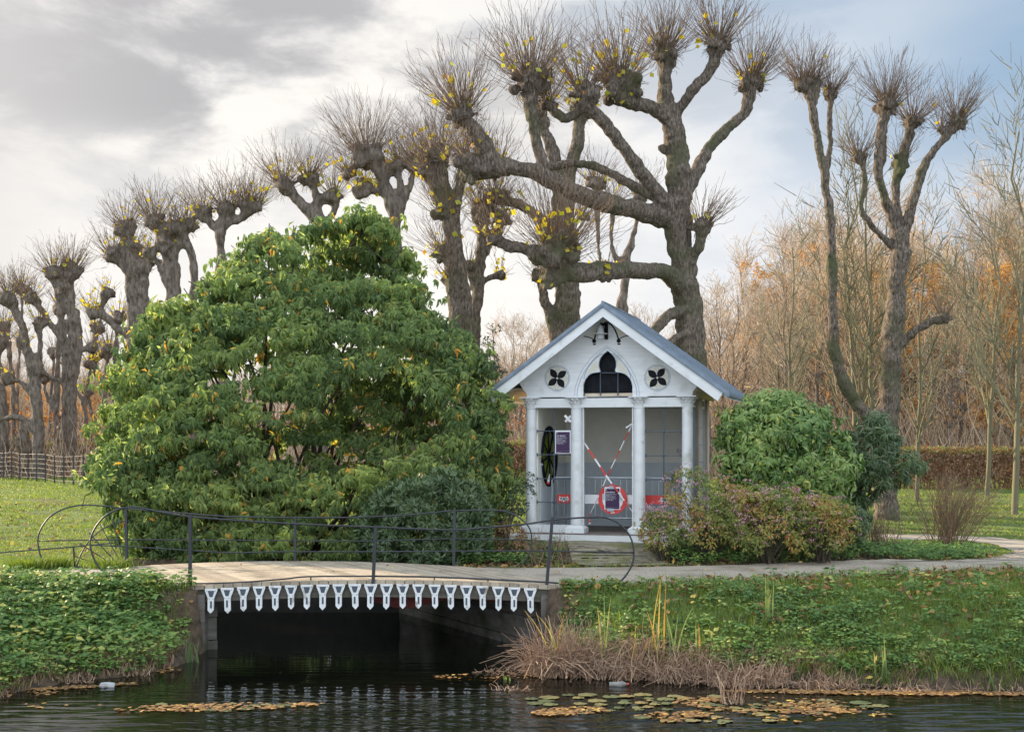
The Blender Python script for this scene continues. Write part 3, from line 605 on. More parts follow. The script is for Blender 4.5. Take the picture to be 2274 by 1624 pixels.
    for q in ([(880,332),(915,338),(938,350),(945,325),(965,285),(985,262)],[(1175,326),(1145,333),(1120,346),(1112,318),(1092,275),(1075,255)]):
        mb=MB(); o=[z1(*k) for k in q]; 
        ar=sum(o[i][0]*o[(i+1)%6][1]-o[(i+1)%6][0]*o[i][1] for i in range(6)); o=o if ar>0 else o[::-1]
        mb.prism(o[::-1],-.003,-.0005); put(mb,'painted_panel',M['creamline'])
    # bell on its bracket
    bc=z1(988,300,-.17); bl=empty('bell_fitting'); bl.parent=P
    bx_,bz=bc
    mb=MB(); mb.lathe([(.02,.115),(.045,.105),(.062,.04),(.078,-.035),(.088,-.05)],(bx_,-.17,bz),20); mb.build('bell',M['bell'],bl,smooth=True)
    mb=MB(); mb.lathe([(.145,-.064),(.150,-.055),(.145,-.046),(.06,-.044)],(bx_,-.17,bz),24); mb.lathe([(.07,-.15),(.07,-.065)],(bx_,-.17,bz),16); mb.build('bell_skirt',M['bell'],bl)
    v0=z1(1030,250); v1=z1(1030,360)
    mb=MB(); mb.bx(v0[0]-.032,v0[0]+.032,-.03,-.0005,v1[1],v0[1]+.02); mb.beam((v0[0],-.03,v0[1]-.03),(bx_,-.19,bz+.16),.03,.03); mb.beam((v0[0],-.03,v0[1]-.25),(bx_+.03,-.17,bz+.15),.022,.022); mb.build('bell_bracket',M['black'],bl)
    mb=MB(); mb.tube([(bx_,-.17,bz+.11),(bx_-.015,-.19,bz+.16),(bx_+.01,-.2,bz+.19),(bx_-.005,-.19,bz+.21)],.008,6); mb.build('bell_hook',M['galv'],bl)
    # roof
    e=2.47; f0=-.5; b0=3.45; c_=1/math.hypot(1,sl)
    rf=empty('roof'); rf.parent=P
    for sg in (-1,1):
        mb=MB(); tk=.07
        A=[(0,ap),(sg*e,ap-sl*e),(sg*e,ap-sl*e-tk),(0,ap-tk)]
        if sg>0: A=A[::-1]
        mb.prism(A[::-1],f0+.01,b0); 
        k=0; y=f0+.02
        while y<b0+.02:      # standing seams
            mb.beam((0,y,ap+.018),(sg*e,y,ap-sl*e+.018),.028,.045,up=(0,0,1)); y+=.425
        mb.beam((sg*e,f0,ap-sl*e-.02),(sg*e,b0,ap-sl*e-.02),.03,.06)
        mb.build('roof_slope',M['roofm'],rf)
        mb=MB(); # metal edge roll over the rake
        h0,h1=.02,-.07
        o=[(0,ap+h0),(sg*(e+.02),ap-sl*(e+.02)+h0),(sg*(e+.02),ap-sl*(e+.02)+h1),(0,ap+h1)]
        o=o if sg<0 else o[::-1]
        mb.prism(o,f0-.045,f0+.009); mb.beam((0,f0-.05,ap-.035),(sg*e,f0-.05,ap-sl*e-.035),.012,.014); mb.build('edge_flashing',M['roofm'],rf)
        mb=MB(); e2=e-.10
        o=[(0,ap+h1-.002),(sg*e2,ap-sl*e2+h1-.002),(sg*(e2-.10),ap-sl*(e2-.10)-.30),(0,ap-.255)]
        o=o if sg<0 else o[::-1]
        mb.prism(o,f0-.02,f0+.04); mb.build('rake_board',M['paint'],rf)
        mb=MB(); o=[(0,ap-tk-.002),(sg*(e-.03),ap-sl*(e-.03)-tk-.002),(sg*(e-.03),ap-sl*(e-.03)-.12),(0,ap-.12)]
        o=o if sg<0 else o[::-1]
        mb.prism(o,f0+.05,b0-.02); mb.build('soffit_lining',M['paint'],rf)
        # curved plaster cove under the eave
        pr=[(sg*x,z) for x,z in [(1.70,zg-.02),(1.715,zg+.09),(1.78,zg+.17),(1.90,zg+.20),(2.05,zg+.17),(2.20,zg+.08),(2.36,zg-.01)]]
        mb=MB(); n=len(pr); V=[(x,.065,z) for x,z in pr]+[(x,b0-.25,z) for x,z in pr]
        mb.add(V,[[i,i+1,n+i+1,n+i] for i in range(n-1)]); oo=mb.build('eave_cove',M['soffit'],P,smooth=True); md=oo.modifiers.new('Solidify','SOLIDIFY'); md.thickness=.02; md.offset=1 if sg<0 else -1
    mb=MB(); mb.tube([(0,f0-.03,ap+.03),(0,b0,ap+.03)],.035,8); mb.build('ridge_roll',M['roofm'],rf)
    mb=MB(); mb.prism([(-1.70,zg),(1.70,zg),(1.95,rk(1.95)),(0,ap-.14),(-1.95,rk(1.95))][::-1],2.80,2.86); put(mb,'rear_gable',M['board'])
    # walls
    WL=1.60; bw=2.5
    mb=MB(); mb.bx(-WL,WL,bw,bw+.12,zf,zc-.03); put(mb,'rear_wall',M['cream'])
    mb=MB(); mb.bx(-1.60,1.60,.11,bw+.3,zb+.01,zb+.05); put(mb,'ceiling',M['cream'])
    mb=MB(); zw=1.80-PZ; mb.bx(-1.475,1.48,bw-.03,bw-.001,zf,zw); mb.bx(-1.475,1.48,bw-.05,bw-.001,zw,zw+.045)
    x=-1.40
    while x<1.45: mb.bx(x,x+.012,bw-.036,bw-.03,zf,zw); x+=.125
    mb.bx(-1.475,-1.46,.16,.30,zf,zw); mb.bx(-1.475,-1.46,1.56,bw-.05,zf,zw); mb.bx(-1.475,-1.46,.30,1.56,zf,1.02); mb.bx(1.465,1.48,.16,bw-.05,zf,zw); mb.bx(-1.475,-1.44,.16,.34,zw,zw+.045); mb.bx(-1.475,-1.44,1.52,bw-.05,zw,zw+.045)
    y=.18
    while y<bw-.1: mb.bx(-1.46,-1.452,y,y+.03,zf,zw if (y<.27 or y>1.56) else 1.02); y+=.06
    put(mb,'wainscot',M['wains'])
    # left wall with round opening
    yc,zcn,rr=.93,1.99-PZ,.60
    circ=[(yc+rr*math.cos(t),zcn+rr*math.sin(t)) for t in np.arange(40)*2*PI/40]
    Ml=Matrix(((0,0,1,-1.54),(1,0,0,0),(0,1,0,0),(0,0,0,1)))
    curve_mesh('side_wall',[[(.06,zf),(bw+.3,zf),(bw+.3,zb+.01),(.06,zb+.01)],circ],.118,M['cream'],P,Ml)
    rw=empty('round_window'); rw.parent=P
    def cyl(y,z,x=-1.47): return (x,y,z)
    mb=MB(); mb.tubes(np.array([[cyl(yc+(rr+.0)*math.cos(t),zcn+(rr+.0)*math.sin(t)) for t in np.linspace(0,2*PI,41)]]),np.full((1,41),.045),6); mb.build('window_rim',M['black'],rw)
    mb=MB()
    for k in range(8):
        a=k*PI/4+.2; mb.tube([cyl(yc,zcn),cyl(yc+rr*math.cos(a),zcn+rr*math.sin(a))],.017,5)
    mb.ball(cyl(yc,zcn),.04); mb.build('tracery',M['black'],rw)
    for k in range(8):
        a=k*PI/4+.2+PI/8; V=[]
        for t,w in ((.10,.01),(.22,.085),(.36,.135),(.46,.12),(.54,.04)):
            V+= [(-1.50,yc+t*math.cos(a)-w*math.sin(a),zcn+t*math.sin(a)+w*math.cos(a)),(-1.50,yc+t*math.cos(a)+w*math.sin(a),zcn+t*math.sin(a)-w*math.cos(a))]
        mb=MB(); mb.add(V,[[2*i,2*i+1,2*i+3,2*i+2] for i in range(4)]); g=mb.build('petal_pane',M['glassg'],rw); g.modifiers.new('Solidify','SOLIDIFY').thickness=.006
    # right wall, outside: pilasters, dark panels and little joint marks
    mb=MB(); mb.bx(1.482,1.60,.06,bw+.3,zf,zb+.01); put(mb,'side_wall',M['slate'])
    for y0,y1 in ((.10,.22),(1.18,1.75),(2.55,2.86)):
        mb=MB(); mb.bx(1.601,1.66,y0,y1,0,zc+.02)
        ob=put(mb,'pilaster',M['tan'])
        if y1-y0>.4:
            mb=MB()
            for k in range(6): z=.45+k*.36; mb.bx(1.661,1.666,y0+.16,y1,z,z+.016)
            mb.build('joint_line',M['slate'],ob)
    mb=MB()
    for k in range(6): z=.45+k*.36; mb.bx(1.601,1.606,.22,.60,z,z+.016)
    mb.bx(1.601,1.604,.60,.62,.2,zb); put(mb,'joint_line',M['black'])
    mb=MB(); mb.bx(-1.69,-1.60,.10,bw+.3,0,zc-.001); put(mb,'outer_pilaster',M['tan'])
    # iron lattice in the side bays
    for a,b,uv,hz in ((CX[0]+.115,CX[1]-.12,475,(400,632,868,1100)),(CX[2]+.12,CX[3]-.115,1553,(405,642,882,1125))):
        lt=empty('lattice'); lt.parent=P; xv=z2(uv,500)[0]; yq=.02
        zz=[z2(uv,h)[1] for h in hz]
        mb=MB(); mb.tube([(xv,yq,.27),(xv,yq,zb-.01)],.013,6); mb.build('upright',M['lead'],lt)
        for z in zz:
            mb=MB(); mb.tube([(a,yq,z),(b,yq,z)],.010,6)
            mb.ball((xv,yq-.004,z),.034,sc=(1,.6,1))
            for xe,sg in ((a,1),(b,-1)): mb.lathe([(0.034,0),(.022,.03),(.010,.055)],(0,0,0),8) if False else mb.add([(xe,yq-.01,z-.04),(xe,yq-.01,z+.04),(xe,yq+.01,z+.04),(xe,yq+.01,z-.04),(xe+sg*.045,yq,z)],[[0,1,4],[1,2,4],[2,3,4],[3,0,4]])
            mb.build('cross_bar',M['lead'],lt)
    # white hinge pins on the doorway's right column
    for zy in (300,630,955,1280):
        q=z2(1256,zy); mb=MB()
        for k in range(3): mb.ball((q[0]-.005,-.09,q[1]+(k-1)*.036),.011)
        put(mb,'hinge_pin',M['white'])
    text('graffiti','Knaf',.14,M['slate'],P,(z2(1680,0,bw)[0],bw-.004,z2(0,612,bw)[1]),.001,.8)
build_pavilion()

# things standing in or fixed on the pavilion
def pw(lx,ly,z): # local -> world
    c,s=math.cos(TH),math.sin(TH); return Vector((PC.x+lx*c+ly*s,PC.y-lx*s+ly*c,z+PZ))
LINES="Onbekenden heeft in april geregeld\ndeze folly bekrast of te slopen vanwege\nbrugdelen verbrand en\ndrugsgebruik door lokale jeugd. Wij\nzijn in gesprek met de eigenaren en de\ngemeente om hier een passende\noplossing voor te vinden. Tot die tijd is\nde folly afgesloten om het\nbijvoorbeeld te beschermen."
def poster(x0,x1,z0,z1,ly,label):
    r=empty('notice',pw((x0+x1)/2,ly,z0),-TH,label=label,cat='notice'); w=x1-x0; h=z1-z0
    mb=MB(); mb.bx(-w/2-.018,w/2+.018,-.001,.002,-.012,h+.03); mb.build('backing_sheet',M['white'],r)
    mb=MB(); mb.bx(-w/2,w/2,-.004,-.0015,0,h); mb.build('printed_sheet',M['purple'],r)
    text('title','Folly afgesloten',w*.105,M['white'],r,(-w/2+.012,-.0062,h*.80),.0008,bold=.0004)
    text('body_text',LINES,w*.046,M['white'],r,(-w/2+.012,-.0062,h*.735),.0008,ls=1.25,sx=1.02)
    text('footer_text','Vragen? Bel de gemeente',w*.036,M['white'],r,(-w/2+.012,-.0062,h*.04),.0008)
    mb=MB(); mb.bx(-w/2+.012,w/2-.012,-.0062,-.0045,h*.085,h*.087); mb.build('rule',M['white'],r)
    mb=MB(); mb.bx(-w/2+.008,-w/2+.03,-.006,-.0045,h*.925,h*.98); mb.build('emblem',M['logo_green'],r)
    return r
def things():
    # barrier
    yb=.36; a=z2(455,0,yb)[0]; b=z2(1640,0,yb)[0]; zt=z2(800,857,yb)[1]; zl=z2(800,1250,yb)[1]; zp0=z2(800,1112,yb)[1]; zp1=z2(800,1024,yb)[1]
    r=empty('crowd_barrier',pw((a+b)/2,yb,.115),-TH,label='galvanised barrier with a red and white board inside the pavilion',cat='barrier'); sh=((a+b)/2,yb,.115)
    mb=MB(); mb.tube([(a,yb,.16),(a,yb,zt-.06),(a+.04,yb,zt-.012),(a+.1,yb,zt),(b-.1,yb,zt),(b-.04,yb,zt-.012),(b,yb,zt-.06),(b,yb,.16)],.019,8); mb.tube([(a,yb,zl),(b,yb,zl)],.017,8); mb.build('frame',M['galv'],r,smooth=True,shift=sh)
    mb=MB(); x=a+.13
    while x<b-.05: mb.tube([(x,yb,zl),(x,yb,zt)],.0065,5); x+=.131
    mb.build('bars',M['galv'],r,shift=sh)
    for xx in (a+.05,b-.05): mb=MB(); mb.bx(xx-.02,xx+.02,yb-.25,yb+.25,.116,.15); mb.build('foot',M['galv'],r,shift=sh)
    xa=z2(510,0,yb)[0]; xb=z2(690,0,yb)[0]; xc=z2(1300,0,yb)[0]; xd=z2(1605,0,yb)[0]
    mb=MB(); mb.bx(xb,xc,yb-.035,yb-.022,zp0,zp1); mb.build('white_board',M['white'],r,shift=sh)
    for p,q,lz in ((xa,xb,z2(528,0,yb)[0]),(xc,xd,z2(1522,0,yb)[0])):
        mb=MB(); mb.bx(p,q,yb-.036,yb-.022,zp0,zp1); rb=mb.build('red_board',M['red'],r,shift=sh)
        zc=(zp0+zp1)/2; w=.205; o=[(lz,zc-.035),(lz+.075,zc-.035),(lz+.10,zc-.075),(lz+.115,zc-.035),(lz+w-.02,zc-.035),(lz+w-.02,zc-.055),(lz+w,zc),(lz+w-.02,zc+.065),(lz+w-.04,zc+.036),(lz+.03,zc+.036),(lz+.015,zc+.065)]
        mb=MB(); mb.prism([(x_,z_) for x_,z_ in o],yb-.042,yb-.037); mb.build('logo_plate',M['white'],rb,shift=sh)
        t=text('lettering','BUKO',.072,M['black'],rb,(lz-sh[0]+.028,yb-.0435-sh[1],zc-.026-sh[2]),.0008,.78,bold=.003)
    # round sign hung on the barrier
    c=z2(1053,1072,yb-.07); ys=yb-.075
    s=empty('round_sign',pw(c[0],ys,c[1]-.31),-TH,label='round white traffic sign with thick red rim hung on the barrier',cat='sign')
    ring=lambda rr,n=48:[(rr*math.cos(t),.31+rr*math.sin(t)) for t in -np.arange(n)*2*PI/n]
    mb=MB(); mb.prism(ring(.218),-.004,.012); mb.build('disc',M['white'],s)
    mb=MB(); n=48; A=ring(.30);B=ring(.216); V=[(x,-.006,z) for x,z in A]+[(x,-.006,z) for x,z in B]+[(x,.014,z) for x,z in A]+[(x,.014,z) for x,z in B]; F=[]
    for i in range(n): j=(i+1)%n; F+=[[i,j,n+j,n+i],[2*n+i,3*n+i,3*n+j,2*n+j],[i,2*n+i,2*n+j,j],[n+i,n+j,3*n+j,3*n+i]]
    mb.add(V,F); mb.build('rim',M['red'],s)
    mb=MB(); mb.prism([(-.038,.032),(-.038,.052),(-.03,.058),(.03,.058),(.038,.052),(.038,.032),(.008,.032),(.002,.022),(-.002,.032)],-.009,-.0065); mb.build('logo_plate',M['white'],s)
    text('lettering','BUKO',.022,M['black'],s,(-.026,-.0102,.038),.0006,.85)
    q0=z2(980,1165,ys-.01); q1=z2(1118,965,ys-.01)
    poster(q0[0],q1[0],q0[1],q1[1],ys-.012,'purple notice taped over the middle of the round red sign')
    for (zx,zy,w,h) in ((1045,952,.12,.065),(1030,1174,.14,.055),(962,1044,.05,.115),(1132,1050,.05,.115)):
        q=z2(zx,zy,ys-.02); mb=MB(); 
        mb.bx(-w/2,w/2,-.001,.002,-h/2,h/2); o=mb.build('tape_strip',M['duct'],label={952:'grey tape strip above the notice on the round sign',1174:'grey tape strip below the notice on the round sign',1044:'grey tape strip left of the notice on the round sign',1050:'grey tape strip right of the notice on the round sign'}[zy],cat='tape')
        o.location=pw(q[0],ys-.022,q[1]); o.rotation_euler=(0,R(random.uniform(-4,4)),-TH)
    # left notice on the lattice
    q0=z2(494,616,-.03); q1=z2(630,408,-.03)
    poster(q0[0],q1[0],q0[1],q1[1],-.03,'purple notice fixed to the iron lattice in the left bay')
    # barrier tape runs
    def tape(pts,w0,label,n0=9,ph=0,tilt=.5):
        P=[pw(z2(a_,b_,ly)[0],ly,z2(a_,b_,ly)[1]) for a_,b_,ly in pts]; mb=MB(); acc=ph
        for i in range(len(P)-1):
            d=P[i+1]-P[i]; k=max(1,int(d.length/.02)); sd_=Vector((-d.z,0,d.x)).normalized(); w_=[w0[i],w0[i+1]]
            for j in range(k):
                a_=P[i]+d*(j/k); b_=P[i]+d*((j+1)/k); wa=w_[0]+(w_[1]-w_[0])*j/k; wb=w_[0]+(w_[1]-w_[0])*(j+1)/k; tn=Vector((0,.0015,0))
                t=1.0 if (acc%.42)>.21 else 0.; acc+=d.length/k
                V=[a_-sd_*wa/2-tn,a_+sd_*wa/2-tn,b_+sd_*wb/2-tn,b_-sd_*wb/2-tn]; V+=[q+2*tn for q in V]
                mb.add([q[:] for q in V],[[3,2,1,0],[4,5,6,7],[0,1,5,4],[1,2,6,5],[2,3,7,6],[3,0,4,7]],t)
        mb.build('barrier_tape',M['tape'],label=label,cat='barrier tape')
    tape([(765,505,.05),(985,835,.15),(1160,1075,.20),(1258,1210,.10)],[.030,.036,.026,.012],'wide red and white tape running down from the doorway left side to the right',ph=.03)
    tape([(1250,320,.0),(985,870,.18),(905,1060,.22)],[.018,.022,.010],'thin red and white tape tied high on the right column and crossing the doorway',ph=.02)
    tape([(905,1060,.2),(815,1240,.18),(826,1312,.15)],[.010,.012,.035],'short loose tape end hanging low beside the left doorway column',ph=.30)
    tape([(1245,325,-.01),(1183,368,-.03)],[.02,.03],'knotted tape end sticking out at the top of the right doorway column',ph=.05)
    tape([(580,245,-.02),(640,310,-.02)],[.05,.05],'red and white tape cross stuck high in the left bay, falling strip',ph=.04)
    tape([(585,308,-.024),(640,250,-.024)],[.045,.045],'red and white tape cross stuck high in the left bay, rising strip',ph=.0)
    tape([(432,820,.35),(415,920,.35)],[.01,.06],'small red and white tape tail hanging at the foot of the round window',ph=.06)
things()

# ---------------------------------------------------------------- leaves, twigs, blades (vectorised)
def rnd(n,a=0.,b=1.): return rng.uniform(a,b,n)
def rdir(n): return nrm(rng.normal(size=(n,3)))
LF=[[0,4,3],[0,3,2],[3,4,5],[2,3,5]]
def leaves(mb,P,D,N,L,Wd,curve=.25,tint=0.,mi=0,flat=False):
    n=len(P); D=nrm(D); S=nrm(np.cross(D,N)); N=np.cross(S,D); L=np.broadcast_to(L,(n,))[:,None]; Wd=np.broadcast_to(Wd,(n,))[:,None]
    if flat:
        V=np.stack([P,P+D*L*.5+S*Wd*.5,P+D*L*.5-S*Wd*.5,P+D*L-N*L*curve],1)
        return mb.inst(V,[[0,2,3],[0,3,1]],tint,mi)
    V=np.stack([P,P,P+D*L*.42+S*Wd*.5-N*L*curve*.15,P+D*L*.48+N*L*curve*.12,P+D*L*.42-S*Wd*.5-N*L*curve*.15,P+D*L-N*L*curve*.55],1)[:,[0,1,2,3,4,5]]
    return mb.inst(V,LF,tint,mi)
def blades(mb,P,h,w,lean=.4,tint=0.,mi=0,az=None):
    n=len(P); a=rnd(n,0,2*PI) if az is None else az; d=np.stack([np.cos(a),np.sin(a),0*a],1); f=rnd(n,0,2*PI); s=np.stack([np.cos(f),np.sin(f),0*f],1)
    h=np.broadcast_to(h,(n,))[:,None]; w=np.broadcast_to(w,(n,))[:,None]; l=np.broadcast_to(lean,(n,))[:,None]; z=np.array([[0,0,1.]])
    m=P+z*h*.55+d*h*l*.3; t=P+z*h*(1-.35*l)+d*h*l
    V=np.stack([P+s*w*.5,P-s*w*.5,m+s*w*.4,m-s*w*.4,t],1)
    mb.inst(V,[[0,1,3,2]],tint,mi)
    k=mb.n-n*5; F=(np.arange(n)[:,None,None]*5+np.array([[2,3,4]])[None]).reshape(-1,3)+k; mb.f.append(F); mb.m.append(mi); return mb
def curved(P,D,L,k=4,droop=0.,wig=.06,up=0.):   # polylines (n,k,3) from P along D
    n=len(P); D=nrm(D); t=np.linspace(0,1,k)[None,:,None]; L=np.broadcast_to(L,(n,))[:,None,None]
    Q=P[:,None]+D[:,None]*L*t; Q[...,2]+=(np.linspace(0,1,k)[None]**2)*L[...,0]*(up-droop)
    return Q+rng.normal(size=Q.shape)*wig*L*t
def onland(n,x0,x1,y0,y1,cond=None):
    x=rnd(n,x0,x1);y=rnd(n,y0,y1); m=free(x,y)
    if cond is not None: m&=cond(x,y)
    x=x[m];y=y[m]; return np.stack([x,y,H(x,y)],1)
def world_xy(u,Y): return (u-1136.5)/3000*Y

# a shrub whose outline follows profile rows (v, u_left, u_right) at depth Y, built as overlapping leafy boughs
def shrub(name,label,cat,prof,Y,m,n_lump,Rl,per,leaf,depth=.6,group=None,base=None,tintf=None,whorl=8,droop=.6,front=.75,stems=14,inner=.25,stemr=.03,ymax=None,flatz=.8,under=-.6,poke=.05,gaps=0):
    prof=np.array(prof,float); v=prof[:,0]; z=CAMZ-(v-990)/3000*Y; xl=(prof[:,1]-1136.5)/3000*Y; xr=(prof[:,2]-1136.5)/3000*Y
    o=np.argsort(z); z,xl,xr=z[o],xl[o],xr[o]
    z0=z[0]; cx=(xl[0]+xr[0])/2; root=(cx,Y,gz(cx,Y) if base is None else base)
    E=empty(name,root,label=label,cat=cat,group=group)
    zz=np.linspace(z[0],z[-1],60); ww=np.interp(zz,z,xr-xl)+.2; ww=ww/ww.sum()
    zc=np.interp((np.arange(n_lump)+rnd(n_lump))/n_lump,np.concatenate([[0],np.cumsum(ww)]),np.concatenate([[z[0]],zz]))
    Rr=rnd(n_lump,*Rl)
    hw=(np.interp(zc,z,xr)-np.interp(zc,z,xl))/2; c=(np.interp(zc,z,xr)+np.interp(zc,z,xl))/2
    gr=(np.arange(n_lump)*.6180339+rng.random())%1; ph=np.where(gr<front,PI+PI*gr/front,PI*(gr-front)/(1-front))+rng.normal(size=n_lump)*.08
    rr=np.maximum(hw-Rr*.8,.0)*(1-.01+np.clip(rng.normal(size=n_lump),-2.5,1.)*.04)-.06
    sh=np.where(rnd(n_lump)<inner,rnd(n_lump,.3,.85),1.); sx=rnd(n_lump)<.16; sh=np.where(sx,rnd(n_lump,1.04,1.20),sh); Rr=np.where(sx,Rr*.5,Rr)
    C=np.stack([c+rr*np.cos(ph)*sh,Y+np.minimum(rr*depth,9)*np.sin(ph)*sh,np.minimum(zc,z[-1]-Rr*rnd(n_lump,.45,1.5))],1)
    if gaps:
        f=np.sin(C[:,0]*1.15+1.9)+np.sin(C[:,2]*1.75+.6+.6*np.sin(C[:,0]*.8)); hid=(f<-2+gaps*2.2)&(C[:,1]<Y); C[hid,1]+=1.5; C[hid,2]-=.1
    cnt=np.maximum(3,(per*(Rr/np.mean(Rl))**2)).astype(int)
    idx=np.repeat(np.arange(n_lump),cnt); n=len(idx)
    out=np.stack([C[:,0]-c,(C[:,1]-Y),np.full(n_lump,.25)*Rr],1); out=nrm(out+1e-3)
    d=nrm(rdir(n)+out[idx]*.75+np.array([[0,-.15,.35]])); d[:,2]=np.maximum(d[:,2],under); pk=np.where(rnd(n)<poke,rnd(n,1.15,1.55),1.)
    P=C[idx]+d*(Rr[idx]*pk*rnd(n,.62,1.08))[:,None]*np.array([[1,1,flatz]])
    keep=P[:,2]>root[2]+.05
    if ymax is not None: keep&=(P[:,1]<ymax)
    P=P[keep];d=d[keep];idx=idx[keep];n=len(P)
    k=whorl; L,Wd,curve=leaf
    PP=np.repeat(P,k,0); dd=np.repeat(d,k,0); a=rng.uniform(0,2*PI,n*k); 
    T1=nrm(np.cross(dd,np.array([[.3,.2,1.]]))); T2=np.cross(dd,T1)
    D=dd*.35+(T1*np.cos(a)[:,None]+T2*np.sin(a)[:,None])*.75; D[:,2]-=droop*rnd(n*k,.4,1.3)
    lt=rnd(n_lump)*.35+.1
    tint=lt[np.repeat(idx,k)]+rng.normal(size=n*k)*.13+.12*np.repeat(d[:,2],k)
    if tintf is not None: tint=tintf(tint,PP,n*k)
    tint=np.clip(tint,0,1)
    mb=MB(); leaves(mb,PP+D*.02,D,dd+np.array([[0,0,.6]])+rdir(n*k)*.3,L*rnd(n*k,.65,1.15),Wd*rnd(n*k,.7,1.2),curve,tint)
    mb.build('foliage',m,E,shift=root)
    mb=MB(); rt=np.array(root)
    ns=min(stems,n_lump)
    for j in rng.choice(n_lump,ns,replace=False):
        b0=rt+np.array([rng.normal()*.12*hw.max(),rng.normal()*.1,-.1]); e=C[j]; mid=(b0+e)/2+np.array([0,0,.15*(e[2]-b0[2])])-np.array([(e[0]-b0[0])*.2,0,0])
        t=np.linspace(0,1,7)[:,None]; q=(1-t)**2*b0+2*(1-t)*t*mid+t*t*e; mb.tube(q,np.linspace(stemr,stemr*.35,7),6)
    # side twigs inside the lumps
    q=C[rng.integers(0,n_lump,n_lump*2)]; mb.tubes(curved(q,rdir(len(q)),rnd(len(q),.3,.9)*np.mean(Rl)*1.4,4),np.full((len(q),4),stemr*.25),3)
    mb.build('stems',M['stem'],E,shift=root); return E,C,Rr

def t_vib(t,P,n):
    t=np.clip(t*1.15+.05,0,.88); o=(rnd(n)<.16)&np.repeat(rnd(n//10+1)<.13,10)[:n]; t[o]=rnd(o.sum(),.93,1); return t
shrub('viburnum','huge rounded evergreen shrub with long drooping leaves, some orange, behind the footbridge','shrub',
  [(452,800,850),(480,740,880),(510,640,900),(540,560,920),(580,520,930),(640,430,940),(700,345,960),(760,300,1035),(800,285,1065),(850,250,1095),(900,190,1105),(960,180,1115),(1000,195,1128),(1060,210,1130),(1120,240,1105),(1180,262,1080),(1262,275,1020)],
  28.0,M['vib'],450,(.28,.85),44,(.178,.053,.7),depth=.55,tintf=t_vib,whorl=10,flatz=.55,under=-.12,droop=1.0,poke=.16,gaps=.42,stems=40,stemr=.05,front=.8)
shrub('laurel_shrub','lower dark blue-green shrub with narrow upright leaves at the foot of the huge shrub','shrub',
  [(1050,930,1010),(1090,850,1060),(1130,800,1085),(1180,790,1095),(1230,800,1085),(1258,830,1060)],25.25,M['cherry'],62,(.16,.38),34,(.15,.034,.1),depth=.28,poke=.22,droop=-.5,whorl=8,stems=14,stemr=.015)
shrub('holly_tree','sparse prickly holly with small glossy leaves between the huge shrub and the pavilion','holly',
  [(700,1082,1092),(760,1072,1100),(800,1060,1112),(880,1050,1128),(960,1060,1140),(1040,1055,1150),(1120,1050,1170),(1170,1060,1165)],28.4,M['holly'],34,(.15,.36),22,(.065,.035,.1),depth=.5,droop=.1,whorl=6,stems=20,stemr=.02,front=.6)
shrub('dark_shrub','thin dark shrub with small upright leaves reaching across the pavilion left column','shrub',
  [(1050,1150,1190),(1080,1130,1200),(1110,1110,1190),(1150,1100,1160),(1180,1090,1140)],26.2,M['holly'],15,(.10,.22),22,(.055,.022,.1),depth=.4,droop=-.3,whorl=5,stems=14,stemr=.012)
shrub('withered_shrub','low withered brown shrub between the end of the back railing and the pavilion step','shrub',
  [(1155,1090,1130),(1185,1080,1180),(1215,1075,1205),(1250,1085,1190)],25.6,M['dead'],22,(.10,.22),26,(.05,.03,.1),depth=.4,droop=.2,whorl=4,stems=22,stemr=.008)
def t_auc(t,P,n):
    o=rnd(n)<.03; t=np.clip(t*1.1+.1,0,.8); t[o]=1; return t
shrub('spotted_laurel','dense rounded spotted laurel with pale green leaves right of the pavilion','shrub',
  [(866,1705,1735),(885,1665,1780),(910,1620,1825),(950,1585,1862),(1000,1575,1885),(1050,1590,1900),(1100,1620,1880),(1150,1650,1860),(1195,1680,1850)],26.4,M['aucuba'],105,(.14,.48),24,(.185,.064,.45),depth=.5,tintf=t_auc,whorl=7,droop=.6,stems=18,flatz=.6,under=-.2,poke=.26,gaps=.5)
shrub('narrow_leaf_laurel','dark glossy narrow-leaved laurel leaning out right of the spotted laurel','shrub',
  [(920,1935,1965),(950,1880,1990),(990,1850,1985),(1030,1840,2050),(1070,1845,2010),(1100,1850,1950),(1150,1850,1900)],27.6,M['cherry'],40,(.12,.38),20,(.21,.036,.35),depth=.6,whorl=6,droop=.75,stems=30,flatz=.6,under=-.1,poke=.45)
shrub('evergreen_shrub','small dark evergreen bush at the foot of the narrow-leaved laurel','shrub',
  [(1120,1860,1920),(1150,1850,1940),(1190,1855,1930),(1215,1865,1915)],26.0,M['cherry'],12,(.14,.24),40,(.085,.024,.2),depth=.6,whorl=7,droop=.1,stems=6,stemr=.01)
